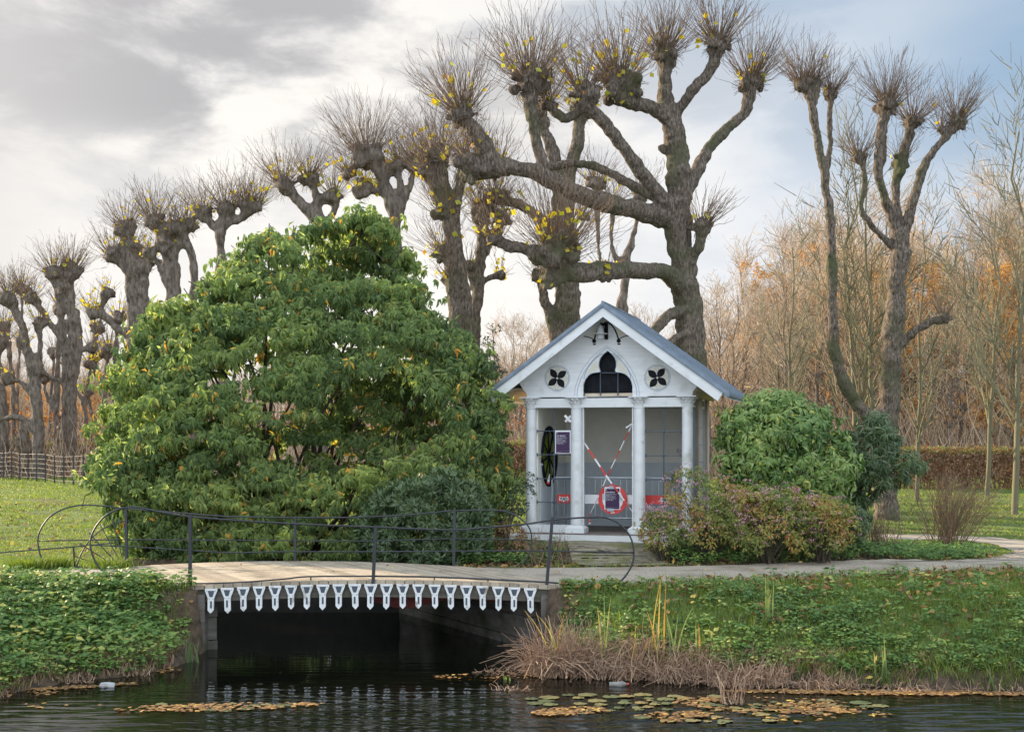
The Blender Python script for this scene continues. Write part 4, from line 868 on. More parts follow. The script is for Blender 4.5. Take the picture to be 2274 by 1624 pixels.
for i,(lab,pr,Y,fl) in enumerate([
  ('yellowing autumn shrub with pink flower heads beside the pavilion right column',[(1035,1485,1530),(1060,1478,1600),(1100,1475,1660),(1150,1500,1680),(1200,1480,1660)],25.6,1),
  ('autumn shrub with many faded pink flowers in front of the spotted laurel',[(1080,1630,1700),(1105,1590,1790),(1150,1580,1810),(1208,1600,1800)],25.2,1.4),
  ('tawny autumn shrub with pale flower heads at the right end of the flowering row',[(1100,1770,1840),(1130,1740,1900),(1170,1740,1905),(1216,1760,1880)],25.3,.8),
  ('small reddish shrub with withered flowers in front of the pavilion third column',[(1130,1425,1480),(1160,1410,1520),(1190,1420,1530),(1215,1430,1510)],25.4,.9)]):
    E,C,Rr=shrub('flowering_shrub',lab,'shrub',pr,Y,M['spirea'],62 if i!=3 else 30,(.07,.24),15,(.08,.032,.25),depth=.8,whorl=5,droop=.3,stems=60,poke=.5,gaps=.5,stemr=.008,
       tintf=lambda t,P,n:np.clip(rng.normal(size=n)*.26+.36+.25*np.sin(P[:,0]*5+P[:,2]*4)+t*.3,0,1),group='flowering shrubs right of the pavilion')
    n=int(110*fl); q=C[rng.integers(0,len(C),n)]+nrm(rdir(n)+np.array([[0,-.6,.9]]))*rnd(n,.2,.30)[:,None]
    k=16; Q=np.repeat(q,k,0)+rng.normal(size=(n*k,3))*np.array([[.032,.032,.012]])
    mb=MB(); leaves(mb,Q,rdir(n*k),np.tile([[0,0,1.]],(n*k,1)),.028,.026,0,np.clip(rng.normal(size=n*k)*.3+.4,0,1),flat=True); mb.build('flower_heads',M['pink'],E,shift=E.location)
def twig_bush(name,label,u,Y,h,sp,n,lean=0):
    x=world_xy(u,Y); z=gz(x,Y); E=empty(name,(x,Y,z),label=label,cat='shrub')
    P=np.tile([[x,Y,z-.03]],(n,1))+rng.normal(size=(n,3))*np.array([[.16,.16,0]]); D=np.stack([rng.normal(size=n)*sp+lean,rng.normal(size=n)*sp*.8,np.ones(n)],1)
    Q=curved(P,D,rnd(n,.6,1.)*h,6,droop=.10,wig=.025); mb=MB(); mb.tubes(Q,np.linspace(.008,.003,6)[None].repeat(n,0),3,rnd(n))
    s=np.repeat(np.arange(n),4); kk=rng.integers(2,5,len(s)); B=Q[s,kk]; D2=nrm(Q[s,5]-Q[s,1])+rdir(len(s))*.55; mb.tubes(curved(B,D2,rnd(len(s),.12,.35)*h,4,wig=.05),np.full((len(s),4),.0028),3,rnd(len(s)))
    mb.build('twigs',M['twig'],E,shift=(x,Y,z)); return E
twig_bush('bare_shrub','bare brown many-stemmed shrub leaning over the bend of the path',2100,28.3,2.0,.33,130,.12)
twig_bush('bare_shrub','small bare twiggy shrub between the twin-stemmed tree and the leaning bare shrub',1950,27.4,.95,.30,60)
twig_bush('bare_shrub','bare twigs sprouting beside the right foot of the back railing',1215,25.0,.75,.35,36)

# ---------------------------------------------------------------- pollarded limes
TEX=bpy.data.textures.new('knobbly','CLOUDS'); TEX.noise_scale=.22; TEX.noise_depth=3
TEX3=bpy.data.textures.new('bark_ridges','CLOUDS'); TEX3.noise_scale=.07; TEX3.noise_depth=2
TEX2=bpy.data.textures.new('knobbly_far','CLOUDS'); TEX2.noise_scale=.4; TEX2.noise_depth=2
def smooth_line(P,k=5):
    Q=[]
    for i in range(len(P)-1):
        p0=P[max(i-1,0)];p1=P[i];p2=P[i+1];p3=P[min(i+2,len(P)-1)]
        for j in range(k):
            t=j/k; Q.append(.5*((2*p1)+(p2-p0)*t+(2*p0-5*p1+4*p2-p3)*t*t+(3*p1-p0-3*p2+p3)*t**3))
    Q.append(P[-1]); return np.array(Q)
def pollard(label,Y,limbs,heads,vox=.05,name='pollarded_lime',leafy=1.,group='row of pollarded limes',bark='bark',knots=0,ns=1.):
    """limbs: lists of (u,v,r_px[,dy]); heads: (u,v,r_px,shoots,length_m,lean[,dy])"""
    u0,v0=limbs[0][0][:2]; bx,by=world_xy(u0,Y),Y; root=(bx,by,gz(bx,by)); s=Y/3000
    E=empty(name,root,label=label,cat='tree',group=group); mb=MB()
    for l in limbs:
        P=[np.array([*W(p[0],p[1],Y)])+np.array([0,p[3] if len(p)>3 else 0,0]) for p in l]
        r=np.array([max(p[2]*s*(.90 if vox<.06 else .80)-vox*.35,vox) for p in l]); Q=smooth_line(P,5); rq=np.interp(np.linspace(0,len(l)-1,len(Q)),np.arange(len(l)),r)
        sn=np.arange(len(rq)); rq=rq*(1+.05*np.sin(sn*.9+rng.uniform(0,6))+rng.normal(size=len(rq))*.018); Q[1:-1]+=rng.normal(size=(len(Q)-2,3))*(rq[1:-1,None]*.09)
        mb.tube(Q,rq,9)
        mb.ball(Q[-1],rq[-1]*1.02); mb.ball(Q[0],rq[0]*1.0)
        for j in range(knots):
            q=rng.integers(2,len(Q)-1); mb.ball(Q[q]+rdir(1)[0]*rq[q]*.8,rq[q]*rng.uniform(.25,.5))
    HD=[]
    for h in heads:
        u,v,r=h[:3]; dy=h[6] if len(h)>6 else 0; c=np.array([*W(u,v,Y)])+np.array([0,dy,0]); r*=s*1.12; HD.append((c,r,h))
        mb.ball(c,r*.75)
        for j in range(22):
            d=rdir(1)[0]*np.array([1.15,1.,.9]); mb.ball(c+d*r*rng.uniform(.6,.95)+np.array([0,0,-.1*r]),max(r*rng.uniform(.12,.36),vox*.8),sc=(1,1,rng.uniform(.7,1.5)))
    o=mb.build('trunk',M[bark],E,shift=root)
    tx=TEX if vox<.06 else TEX2
    baked(o,[('REMESH',dict(mode='VOXEL',voxel_size=vox)),('DISPLACE',dict(texture=tx,strength=vox*1.7,mid_level=.55,texture_coords='LOCAL'))]+([('DISPLACE',dict(texture=TEX3,strength=.03,mid_level=.5,texture_coords='LOCAL'))] if vox<.06 else []),M[bark])
    tw=MB(); lf=MB()
    for c,r,h in HD:
        n=int(h[3]*ns*1.35); Lm=h[4]; lean=h[5]
        d=nrm(rdir(n)*np.array([[1,1,.75]])+np.array([[lean,0,.55]])); P=c+d*r*rnd(n,.5,.95)[:,None]
        D=d*np.array([[.85,.85,.55]])+np.array([[lean*.3,0,.62]])+rng.normal(size=(n,3))*.11
        L=Lm*rnd(n,.40,1.18); 
        Q=curved(P,D,L,6,up=.10,wig=.045); rr=np.linspace(.0072,.0030,6)[None]*rnd(n,.7,1.25)[:,None]*max(1.,Y/45)
        tw.tubes(Q,rr,3,rnd(n))
        m=int(n*1.3); si=rng.integers(0,n,m); ki=rng.integers(2,5,m); B=Q[si,ki]; D2=nrm(Q[si,5]-Q[si,3])+rdir(m)*.42
        tw.tubes(curved(B,D2,rnd(m,.15,.45)*Lm*.6,3,wig=.04),np.full((m,3),.0036*max(1.,Y/45)),3,rnd(m))
        # short tangled whiskers round the head
        m=int(n*.8); d=rdir(m); tw.tubes(curved(c+d*r*.8,d+rdir(m)*.5,rnd(m,.12,.4)*Lm*.6,4,droop=.15,wig=.08),np.full((m,4),.0045*max(1.,Y/45)),3,rnd(m)*.6)
        m=int((h[7] if len(h)>7 else 9)*leafy*1.7); si=rng.integers(0,n,m); ki=rng.integers(0,4,m); B=Q[si,ki]+rng.normal(size=(m,3))*.04
        if m: leaves(lf,B,rdir(m)*np.array([[1,1,.4]])-np.array([[0,0,.5]]),rdir(m)+np.array([[0,-1.2,0]]),rnd(m,.11,.20),rnd(m,.10,.18),.2,rnd(m)**1.3)
    tw.build('shoots',M['twig'],E,shift=root)
    if lf.n: lf.build('leaves',M['yleaf'],E,shift=root)
    return E
# the great lime behind the pavilion
pollard('great pollarded lime with long outstretched limbs rising behind the pavilion roof',33,
 [[(1537,1175,58),(1536,1000,48),(1535,820,42),(1530,700,38),(1516,600,35),(1508,520,34),(1505,450,35)],
  [(1505,460,33),(1506,380,31),(1500,310,30),(1488,260,27),(1475,215,22),(1478,165,18),(1474,135,16)],
  [(1512,440,24),(1542,392,20,.2),(1578,322,17,.5),(1635,262,15,.7),(1668,228,16,.8),(1676,185,20,.8)],
  [(1495,262,16),(1530,212,15,-.3),(1568,172,15,-.5),(1583,130,18,-.6)],
  [(1492,265,22),(1440,248,19,-.4),(1400,246,20,-.8),(1368,240,24,-1.0)],
  [(1502,485,25),(1442,420,20,-.5),(1380,350,18,-.9),(1325,288,17,-1.2),(1292,262,19,-1.3)],
  [(1292,262,14,-1.3),(1255,287,13,-1.1),(1215,255,14,-.9)],
  [(1480,450,14,.2),(1400,392,14,.8),(1340,350,13,1.3),(1290,334,12,1.5),(1230,340,12,1.6),(1170,352,13,1.5),(1105,350,15,1.3)],
  [(1500,490,30),(1400,472,26,-.5),(1300,455,24,-1.0),(1215,420,23,-1.3),(1150,400,21,-1.5),(1090,405,26,-1.6),(1060,405,28,-1.6)],
  [(1208,415,17,-1.3),(1192,355,15,-1.4),(1180,290,17,-1.4),(1176,245,22,-1.4)],
  [(1092,400,26,-1.6),(1082,365,24,-1.7),(1055,325,20,-1.8),(1035,300,18,-1.8)],
  [(1522,645,28),(1470,613,22,-.7),(1400,618,22,-1.5),(1330,626,23,-2.1),(1262,632,26,-2.5),(1225,615,30,-2.6)],
  [(1215,600,18,-2.6),(1175,588,16,-2.5),(1130,577,16,-2.4),(1105,566,13,-2.4)],
  [(1222,610,26,-2.6),(1232,640,22,-2.6),(1212,655,15,-2.6)],
  [(1518,600,15),(1543,562,15,-.3),(1553,520,17,-.4)],
  [(1510,690,16,-.2),(1480,705,17,-.5),(1450,735,15,-.8),(1432,765,14,-1.0)],[(1515,745,11,-.3),(1490,755,11,-.6),(1470,775,10,-.7)],
  [(1482,340,10),(1468,330,13)]],
 [(1474,118,26,150,1.25,0),(1680,160,27,120,1.25,.12,.8,14),(1586,112,26,120,1.2,.08,-.6,8),(1368,205,42,170,1.35,-.05,-1.0,34),(1290,238,28,95,1.2,-.1,-1.3,18),(1214,250,17,40,1.0,-.2,-.9,8),
  (1176,215,33,170,1.6,-.1,-1.4,26),(1103,345,26,60,1.0,-.2,1.3,16),(1052,398,34,70,1.1,-.35,-1.6,10),(1033,292,28,140,1.45,-.25,-1.8,22),(1226,590,42,190,1.6,.02,-2.6,34),(1105,565,18,40,.9,-.4,-2.4,14),(1552,508,20,60,1.0,.3,-.4,4),(1210,650,18,10,.5,0,-2.6,4),(1330,628,20,16,.8,0,-2.1,9)],
 vox=.042,name='great_lime',knots=3)
pollard('thick-trunked pollard close behind the great lime, its fork hidden by the great lime limbs',38.5,
 [[(1262,1140,38),(1262,900,36),(1262,725,34),(1261,640,33),(1256,540,32),(1248,450,30)],[(1248,460,24),(1236,380,20),(1218,315,17),(1198,265,16)],[(1256,450,22),(1264,380,19),(1282,310,18),(1285,260,18)],
  [(1250,560,17),(1215,500,16),(1165,462,15),(1110,440,14)],[(1232,800,17),(1230,730,17),(1208,665,15),(1200,620,13)]],
 [(1195,255,24,70,1.3,-.1),(1287,250,24,60,1.2,0),(1102,435,24,60,1.1,-.2),(1200,610,18,30,.9,-.1)],vox=.055)
pollard('shaggy pollard with two knobbly stems left of the great lime',36.5,
 [[(1022,1140,24),(1022,900,22),(1018,760,20),(1008,640,22),(1000,540,20),(992,450,19),(978,380,20)],[(1048,1140,18),(1046,850,17),(1040,720,16),(1025,600,15),(1012,520,14),(1018,430,14),(1028,360,14)],[(990,480,13),(965,420,16),(952,370,18)]],
 [(972,350,30,110,1.4,-.2,0,14),(1028,345,20,50,1.1,0),(990,470,26,70,1.3,-.2,0,10),(950,385,20,50,1.1,-.3),(985,560,22,60,1.1,-.3,0,10),(1003,625,20,30,.9,-.3,0,6)],vox=.05,knots=9)
pollard('slim pollard with one arm stretched right between the shaggy pollard and the thick trunk',38,
 [[(1060,1140,19),(1058,900,18),(1054,760,17),(1060,650,16),(1068,560,16),(1072,490,18)],[(1062,640,9),(1085,618,9),(1108,610,11)],[(1078,560,12),(1098,520,14),(1112,490,15)],[(1050,640,8),(1040,600,12)]],
 [(1072,468,24,90,1.25,-.05,0,14),(1112,482,20,50,1.0,.1,0,10),(1112,609,12,12,.6,.3),(1040,590,17,20,.7,-.2,0,3)],vox=.055)
pollard('pollard behind with bare forked top between the great lime lower limbs',48,
 [[(1385,1100,22),(1384,800,20),(1382,700,19),(1388,620,16),(1392,560,14)],[(1388,620,12),(1362,560,10),(1358,510,10),(1362,470,12)],[(1392,570,13),(1410,510,12),(1420,460,12)],[(1330,620,9),(1330,560,9),(1325,480,10),(1325,430,12)]],
 [(1322,405,20,60,1.3,-.05),(1365,450,17,45,1.2,0),(1420,440,17,50,1.2,.1),(1295,480,13,30,1.0,-.1)],vox=.08,bark='bark_far')
# the twin-stemmed tree to the right
pollard('tall twin-stemmed pollard standing beside the path right of the pavilion',37,
 [[(1968,1150,34),(1966,1060,29),(1966,980,32),(1962,925,34)],
  [(1955,945,22),(1912,918,20,-.2),(1878,868,18,-.3),(1850,800,17,-.4),(1840,700,15,-.4),(1838,600,15,-.4),(1836,520,13,-.4),(1826,420,13,-.4),(1812,340,12,-.4),(1800,270,12,-.4),(1792,230,14,-.4),(1782,198,15,-.4)],[(1800,235,12,-.4),(1803,195,13,-.4)],
  [(1824,400,10,-.4),(1838,330,9,-.2),(1838,270,9,-.2),(1840,228,10,-.2)],
  [(1968,930,29),(1978,840,27),(1982,740,27),(1988,640,25),(1998,560,25),(2000,520,23)],
  [(1992,545,17),(1980,480,15),(1955,430,13,-.2),(1942,380,13,-.3),(1948,310,14,-.3),(1958,255,15,-.3)],
  [(1998,530,15),(1996,430,13,.3),(2008,350,13,.4),(2030,290,14,.4)],
  [(2006,520,16),(2028,430,14,-.2),(2045,370,13,-.3),(2080,322,11,-.4),(2105,290,12,-.4)],
  [(2006,380,13,.3),(2015,350,16,.5)],[(1962,380,9,.4),(1972,330,8,.4),(1968,290,9,.4)],
  [(1978,545,10),(1935,512,10,-.3),(1903,468,9,-.4),(1912,410,9,-.4),(1905,365,9,-.4)],
  [(2000,762,15),(2035,730,11,-.2),(2070,712,11,-.3)]],
 [(1775,195,20,90,1.1,-.1,-.4),(1803,190,13,45,1.0,.1,-.4),(1840,210,15,65,1.0,.1,-.2),(1962,238,24,120,1.2,-.05,-.3),(2035,262,20,80,1.15,.1,.4),(2112,278,20,90,1.2,.3,-.4),(2080,295,12,30,1.0,.1,-.4),(2012,345,20,30,.8,0,.5),(1897,355,17,55,.9,-.1,-.4),(2086,706,15,35,.7,.2,-.3,3)],
 vox=.045,leafy=.1,knots=5,name='twin_stemmed_pollard')
# the avenue running away to the left
AV=[('heavy-headed pollard just above the huge shrub right shoulder',41,[[(876,1100,26),(876,600,24),(874,480,22),(858,420,21),(835,370,22),(822,345,24)],[(880,500,14),(888,440,12),(885,385,13)],[(884,500,13),(905,430,12),(918,380,12)],[(848,430,12),(820,420,11),(805,395,10)]],
   [(815,345,34,150,1.55,-.15,0,4),(855,375,18,20,.8,0),(886,362,17,60,1.2,0),(922,362,20,80,1.25,.1),(772,385,15,40,1.0,-.2),(806,420,22,50,.9,-.1,0,24)]),
 ('leaning pollard with three heads above the huge shrub top',45,[[(712,1100,24),(710,600,23),(705,480,20)],[(705,490,22),(672,455,19),(640,418,18)],[(708,480,18),(700,430,14),(690,405,14)],[(722,500,16),(745,460,13),(742,435,13)]],
   [(630,408,22,110,1.35,-.2,0,10),(688,398,20,80,1.2,0,0,10),(740,432,20,60,1.0,.1)]),
 ('broad flat-topped pollard above the huge shrub left shoulder',49,[[(492,1100,20),(492,620,18),(490,540,17),(495,490,18)],[(490,520,14),(462,490,14),(452,475,16)],[(500,500,14),(540,480,15),(560,465,16)],[(500,480,12),(510,460,14)]],
   [(452,470,19,70,1.25,-.2,0,7),(500,460,20,80,1.3,0,0,3),(545,455,20,90,1.4,.15),(570,458,15,50,1.2,.2)]),
 ('pollard with several pale stems and wide tangled heads',53,[[(375,1100,17),(376,700,16),(372,600,14),(362,540,14),(345,500,15)],[(395,1000,14),(394,640,13),(384,560,12)],[(430,1000,14),(430,640,14),(428,580,13),(412,530,15)],[(372,640,10),(350,590,9),(335,560,10)],[(386,600,12),(395,540,14)]],
   [(342,490,23,90,1.35,-.2,0,7),(385,505,24,70,1.2,0,0,7),(415,500,22,70,1.2,.1,0,5),(362,540,22,30,.8,0),(330,560,15,30,.8,-.2)]),
 ('thick pollard with a long crooked arm to the left of the huge shrub',57,[[(300,1090,27),(300,760,25),(292,640,23),(288,560,22),(280,520,20)],[(320,1060,18),(322,720,17),(318,600,16)],[(290,610,13),(262,585,11),(245,570,12)],[(310,750,18),(270,735,15),(235,705,14),(215,690,14)],[(222,695,11),(232,665,11),(238,650,12)],[(312,560,10),(335,575,12),(355,580,12)]],
   [(280,505,22,90,1.3,-.1,0,5),(250,565,22,70,1.1,-.2,0,5),(290,545,24,40,.9,0),(208,690,17,35,.9,-.2,0,24),(240,648,15,20,.7,0,0,10),(318,590,20,40,.8,.1,0,3),(352,720,18,30,.8,.2)]),
 ('pollard with paired upright stems far along the row',62,[[(160,1075,17),(162,880,15),(160,760,14),(158,650,13),(160,610,14)],[(140,1070,12),(142,800,12),(128,660,11),(118,620,13)],[(158,900,10),(178,780,9),(175,690,9)],[(158,860,11),(120,840,9),(90,828,9)],[(150,780,11),(100,700,11),(75,670,12)],[(148,690,10),(142,600,12)]],
   [(120,605,22,80,1.3,-.1,0,9),(160,598,22,80,1.3,.1,0,7),(70,660,17,50,1.0,-.2,0,5),(88,825,14,30,.8,-.2,0,2),(205,770,15,25,.8,.2),(140,640,18,20,.7,0,0,6)]),
 ('crooked pollard near the left edge with a low side arm',58,[[(86,1080,22),(84,960,20),(78,860,19),(62,790,16),(50,730,15),(30,680,14)],[(84,900,12),(48,850,11),(20,845,10)],[(78,870,13),(90,790,11),(88,730,11)],[(80,960,14),(40,925,12),(-20,935,12)]],
   [(20,660,22,80,1.2,-.1,0,8),(88,715,17,35,.9,0,0,7),(12,840,17,30,.8,-.2,0,8),(50,760,14,25,.8,0)]),
 ('dark burred pollard trunk behind the iron fence at the left edge',60,[[(6,1080,22),(8,940,20),(0,860,18),(-10,780,16)],[(60,1080,15),(58,1000,19),(52,940,15)]],[(-8,760,22,60,1.1,-.1,0,6),(52,985,20,15,.5,0)]),
 ('slender pollard with a forked top behind the paired stems',68,[[(112,1060,10),(112,900,9),(120,800,8)],[(190,1065,9),(190,900,9),(204,800,8),(214,740,8)],[(190,920,7),(178,880,6),(160,850,6)]],[(122,780,14,30,1.0,0,0,4),(216,725,15,35,1.0,.1,0,6)]),
 ('distant pollard seen between the crooked arm and the huge shrub',72,[[(232,1060,11),(232,880,10),(240,790,10)],[(234,900,8),(222,840,8),(212,800,8)]],[(242,775,17,50,1.2,.1,0,14),(212,790,13,25,.9,-.1,0,10)]),
 ('straight double-trunk pollard directly behind the iron fence, second from the left edge',64,[[(28,1075,11),(30,900,10),(22,800,10),(14,740,12)],[(128,1072,13),(126,900,12),(130,780,11),(136,700,12)],[(126,930,9),(104,880,8),(96,850,10)]],[(10,725,18,50,1.1,0,0,8),(138,685,18,50,1.1,.1,0,8),(94,838,13,25,.8,-.1,0,6)]),
 ('lean pollard behind the crooked arm with yellow leaves round its fork',66,[[(262,1072,12),(262,900,11),(256,800,10),(262,720,11)],[(262,900,9),(225,850,8),(205,820,9)],[(205,1072,9),(206,940,8),(196,880,9)]],[(264,705,17,45,1.1,0,0,22),(200,808,14,30,.9,-.1,0,20),(194,868,12,20,.8,0,0,12)]),
 ('small far pollard near the left edge behind the burred trunk',80,[[(38,1050,9),(38,880,8),(44,760,8),(50,650,8)],[(150,1055,8),(150,900,7),(148,820,7)]],[(48,640,17,60,1.4,0,0,6),(148,800,13,30,1.,0,0,4)])]
for lab,Y,l,h in AV: pollard(lab,Y,l,h,vox=.085 if Y<56 else .11,bark='bark_far',leafy=1.3,knots=1,ns=1.05)

# ---------------------------------------------------------------- the woods
def bare_tree(h,n1=16,spread=.55,seed=0,leafn=0,m='wood_twig',r0=.13,straight=.03,tw=1.,low=.22):
    mb=MB(); lf=MB(); k=9
    P0=np.zeros((1,3)); T=curved(P0,np.array([[rng.normal()*.05,rng.normal()*.05,1]]),h,k,wig=straight*.4); tr=np.linspace(r0,.02,k)[None]
    tk=MB(); tk.tubes(T,tr,7,.3)
    def pick(Q,R_,n,lo,hi):
        i=rng.integers(0,len(Q),n); t=rnd(n,lo,hi)*(Q.shape[1]-1); a=np.floor(t).astype(int); a=np.minimum(a,Q.shape[1]-2); f=(t-a)[:,None]
        return Q[i,a]*(1-f)+Q[i,a+1]*f, nrm(Q[i,a+1]-Q[i,a]), R_[i,a]*(1-f[:,0])+R_[i,a+1]*f[:,0]
    B,D,r=pick(T,tr,n1,low,.97); az=rnd(n1,0,2*PI); rad=np.stack([np.cos(az),np.sin(az),0*az],1)
    L=h*.42*(1.15-B[:,2]/h)*rnd(n1,.7,1.2); Q1=curved(B,D*.8+rad*spread*1.5,L,6,up=.25,wig=.04); R1=np.minimum(r*.5,.05)[:,None]*np.linspace(1,.3,6)[None]; tk.tubes(Q1,R1,4,rnd(n1))
    n2=n1*7; B,D,r=pick(Q1,R1,n2,.15,.98); Q2=curved(B,D+rdir(n2)*.75,h*.13*rnd(n2,.5,1.2),5,up=.18,wig=.05); R2=np.minimum(r*.6,.02)[:,None]*np.linspace(1,.4,5)[None]; mb.tubes(Q2,R2,3,rnd(n2))
    n3=int(n2*6*tw); B,D,r=pick(Q2,R2,n3,.1,1.); Q3=curved(B,D+rdir(n3)*.7,h*.058*rnd(n3,.5,1.3),3,up=.12,wig=.05); mb.tubes(Q3,np.full((n3,3),.010)*np.array([[1.3,1,.6]]),3,rnd(n3))
    n4=int(n3*.9*tw); B,D,r=pick(Q3,np.full((n3,3),.004),n4,.2,1.); Q4=curved(B,D+rdir(n4)*.7,h*.03*rnd(n4,.5,1.3),3,wig=.05); mb.tubes(Q4,np.full((n4,3),.0068),3,rnd(n4))
    if leafn:
        i=rng.integers(0,n3,leafn); i=i[(B[0,2]*0+Q3[i,1,2])<h*.98]; n=len(i); q=Q3[i,1]+rng.normal(size=(n,3))*.08
        cl=(np.sin(q[:,0]*1.9+1)+np.sin(q[:,1]*2.1)+np.sin(q[:,2]*1.7+2))>-.4; q=q[cl]; n=len(q)
        leaves(lf,q,rdir(n)-np.array([[0,0,.4]]),rdir(n),rnd(n,.10,.17),rnd(n,.07,.11),.2,rnd(n),flat=True)
    return tk,mb,lf
def tree_proto(kind):
    kw,tm,bm=kind; tk,mb,lf=bare_tree(**kw)
    E=empty('woodland_tree',(0,0,0)); tk.build('trunk',M[bm],E,smooth=True); mb.build('crown',M[tm],E)
    if lf.n: lf.build('leaves',M['copper'],E)
    return E
KINDS={'bare':[({'h':13.5,'n1':20,'r0':.16,'spread':.5},'wood_twig','bark_far'),({'h':12,'n1':24,'r0':.12,'spread':.4},'wood_twig','bark_far'),({'h':14.5,'n1':18,'r0':.15,'spread':.62,'leafn':500},'wood_twig','bark_far')],
 'copper':[({'h':12.5,'n1':20,'r0':.13,'spread':.6,'leafn':10000},'wood_twig','bark_far'),({'h':10,'n1':22,'r0':.10,'spread':.7,'leafn':11000,'low':.12},'wood_twig','bark_far')],
 'young':[({'h':10.5,'n1':20,'r0':.10,'spread':.34,'tw':.45,'low':.2},'sap_twig','sap_twig')]}
PRO={k:[tree_proto(q) for q in v] for k,v in KINDS.items()}; used=set()
def put_tree(kind,x,y,sc,label,group,name='woodland_tree',cat='tree',vi=None,sz=1.):
    i=rng.integers(0,len(PRO[kind])) if vi is None else vi; p=PRO[kind][i]
    if (kind,i) in used: p=copy_tree(p)
    used.add((kind,i)); p.name=name; p.location=(x,y,gz(x,y)-.05); p.rotation_euler=(0,0,rng.uniform(0,6.28)); p.scale=(sc,sc,sc*sz)
    return tag(p,label,cat,group)
# young trees standing out in front of the wood
for u,Y,sc,lab in ((2252,38.5,1.0,'young upright tree with grey trunk at the far right beside the path'),(1905,43,.98,'slim greenish tree just left of the twin-stemmed pollard'),(1945,41,.92,'slim greenish tree directly behind the twin-stemmed pollard'),
                   (2035,44,.80,'slim leaning greenish tree right of the twin-stemmed pollard'),(1745,47,.78,'slim greenish tree standing over the spotted laurel'),(2190,46,.88,'slim greenish tree left of the far right young tree')):
    put_tree('young',world_xy(u,Y),Y,sc,lab,None,name='young_tree',sz=1.05)
for k in range(64):      # right-hand wood
    y=rng.uniform(56,95); u=rng.uniform(1560,2420); cop=u>1780+rng.normal()*90 and rng.random()<.62
    hs=(.84+.26*np.clip((u-1550)/700,0,1))*rng.uniform(.82,1.12)*(y/75)
    if cop: put_tree('copper',world_xy(u,y),y,hs*.98,'woodland tree with copper leaves in the wood at the right','copper-leaved trees in the right-hand wood')
    else: put_tree('bare',world_xy(u,y),y,hs*.92,'bare brown woodland tree in the wood right of the pavilion','bare trees in the right-hand wood')
for k in range(24):      # behind the pavilion and the huge shrub
    y=rng.uniform(62,98); u=rng.uniform(960,1600)
    hs=.60*rng.uniform(.8,1.12)*(y/75)
    put_tree('bare' if rng.random()<.93 else 'copper',world_xy(u,y),y,hs*.9,'low bare woodland tree in the wood behind the pavilion','trees in the wood behind the pavilion')
for k in range(52):      # left, beyond the avenue
    y=rng.uniform(76,120); u=rng.uniform(-120,700) if k%2 else rng.uniform(-120,330)
    put_tree('bare' if rng.random()<.85 else 'copper',world_xy(u,y),y,.58*rng.uniform(.7,1.1)*(y/100),'far bare tree behind the avenue of pollards','trees behind the avenue')
# ground layer and depth of the wood: undergrowth nobody could count
mb=MB(); n=26000; y=rnd(n,58,105); u=rnd(n,-250,2600); x=(u-1136.5)/3000*y; P=np.stack([x,y,H(x,y)],1)
mb.tubes(curved(P,rdir(n)*np.array([[.5,.5,.3]])+np.array([[0,0,1.]]),rnd(n,.6,3.6)*np.where(u>1500,1.25,.8),4,wig=.08),np.array([[.02,.015,.01,.006]]).repeat(n,0),3,rnd(n)*.7); mb.build('undergrowth',M['wood_twig'],kind='stuff')
mb=MB(); n=30000; y=rnd(n,60,112); u=rnd(n,-250,2600); x=(u-1136.5)/3000*y; P=np.stack([x,y,H(x,y)+rnd(n,0,1)**1.6*3.2],1)
leaves(mb,P,rdir(n),rdir(n),rnd(n,.14,.26),rnd(n,.12,.2),.1,rnd(n)*.6,flat=True); mb.build('undergrowth_leaves',M['hedge'],kind='stuff')
n=5200; y=rnd(n,98,135); u=rnd(n,-300,2700); x=(u-1136.5)/3000*y; P=np.stack([x,y,H(x,y)],1); hh=np.where(u>1500,rnd(n,5,11.5),rnd(n,3,7))
mb=MB(); Q=curved(P,np.stack([rng.normal(size=n)*.05,rng.normal(size=n)*.05,np.ones(n)],1),hh,6,wig=.012); mb.tubes(Q,np.array([[.12,.1,.08,.06,.04,.02]]).repeat(n,0)*rnd(n,.4,1.1)[:,None],3,rnd(n))
m=30000; i=rng.integers(0,n,m); k=rng.integers(2,6,m); mb.tubes(curved(Q[i,k],rdir(m)*.6+np.array([[0,0,.9]]),rnd(m,.5,1.8),3,wig=.08),np.array([[.02,.014,.008]]).repeat(m,0),3,rnd(m)); mb.build('distant_wood',M['wood_twig'],kind='stuff')
# clipped hedges
def hedge(x0,x1,y,h,label,brown=.75,d=.9):
    zc=gz((x0+x1)/2,y); E=empty('hedge',((x0+x1)/2,y,zc),label=label,cat='hedge'); n=int((x1-x0)*900)
    x=rnd(n,x0,x1); f=rnd(n); top=f<.3; yy=y+np.where(top,rnd(n,-d/2,d/2),-d/2+rng.normal(size=n)*.06); zz=np.where(top,h+rng.normal(size=n)*.06,rnd(n,0,1)**.8*h)
    P=np.stack([x,yy,H(x,np.full(n,y))+zz],1); mb=MB(); t=np.where(zz>h-.12,rnd(n,.45,.95),rnd(n,0,.62)); t=np.where(rnd(n)<.1,.7,t)
    leaves(mb,P,rdir(n),rdir(n)+np.array([[0,-.8,.5]]),.11,.075,.1,t,flat=True); mb.build('foliage',M['hedge'],E,shift=E.location)
    mb=MB(); n=int((x1-x0)*26); x=rnd(n,x0,x1); P=np.stack([x,y+rnd(n,-.3,.3),H(x,np.full(n,y))],1); mb.tubes(curved(P,rdir(n)*.3+np.array([[0,0,1.]]),h*rnd(n,.7,1),4,wig=.06),np.full((n,4),.02),3,rnd(n)*.4); mb.build('stems',M['wood_twig'],E,shift=E.location)
hedge(world_xy(1985,50),world_xy(2300,50),50,1.45,'long brown clipped hedge with green top at the edge of the wood on the right')
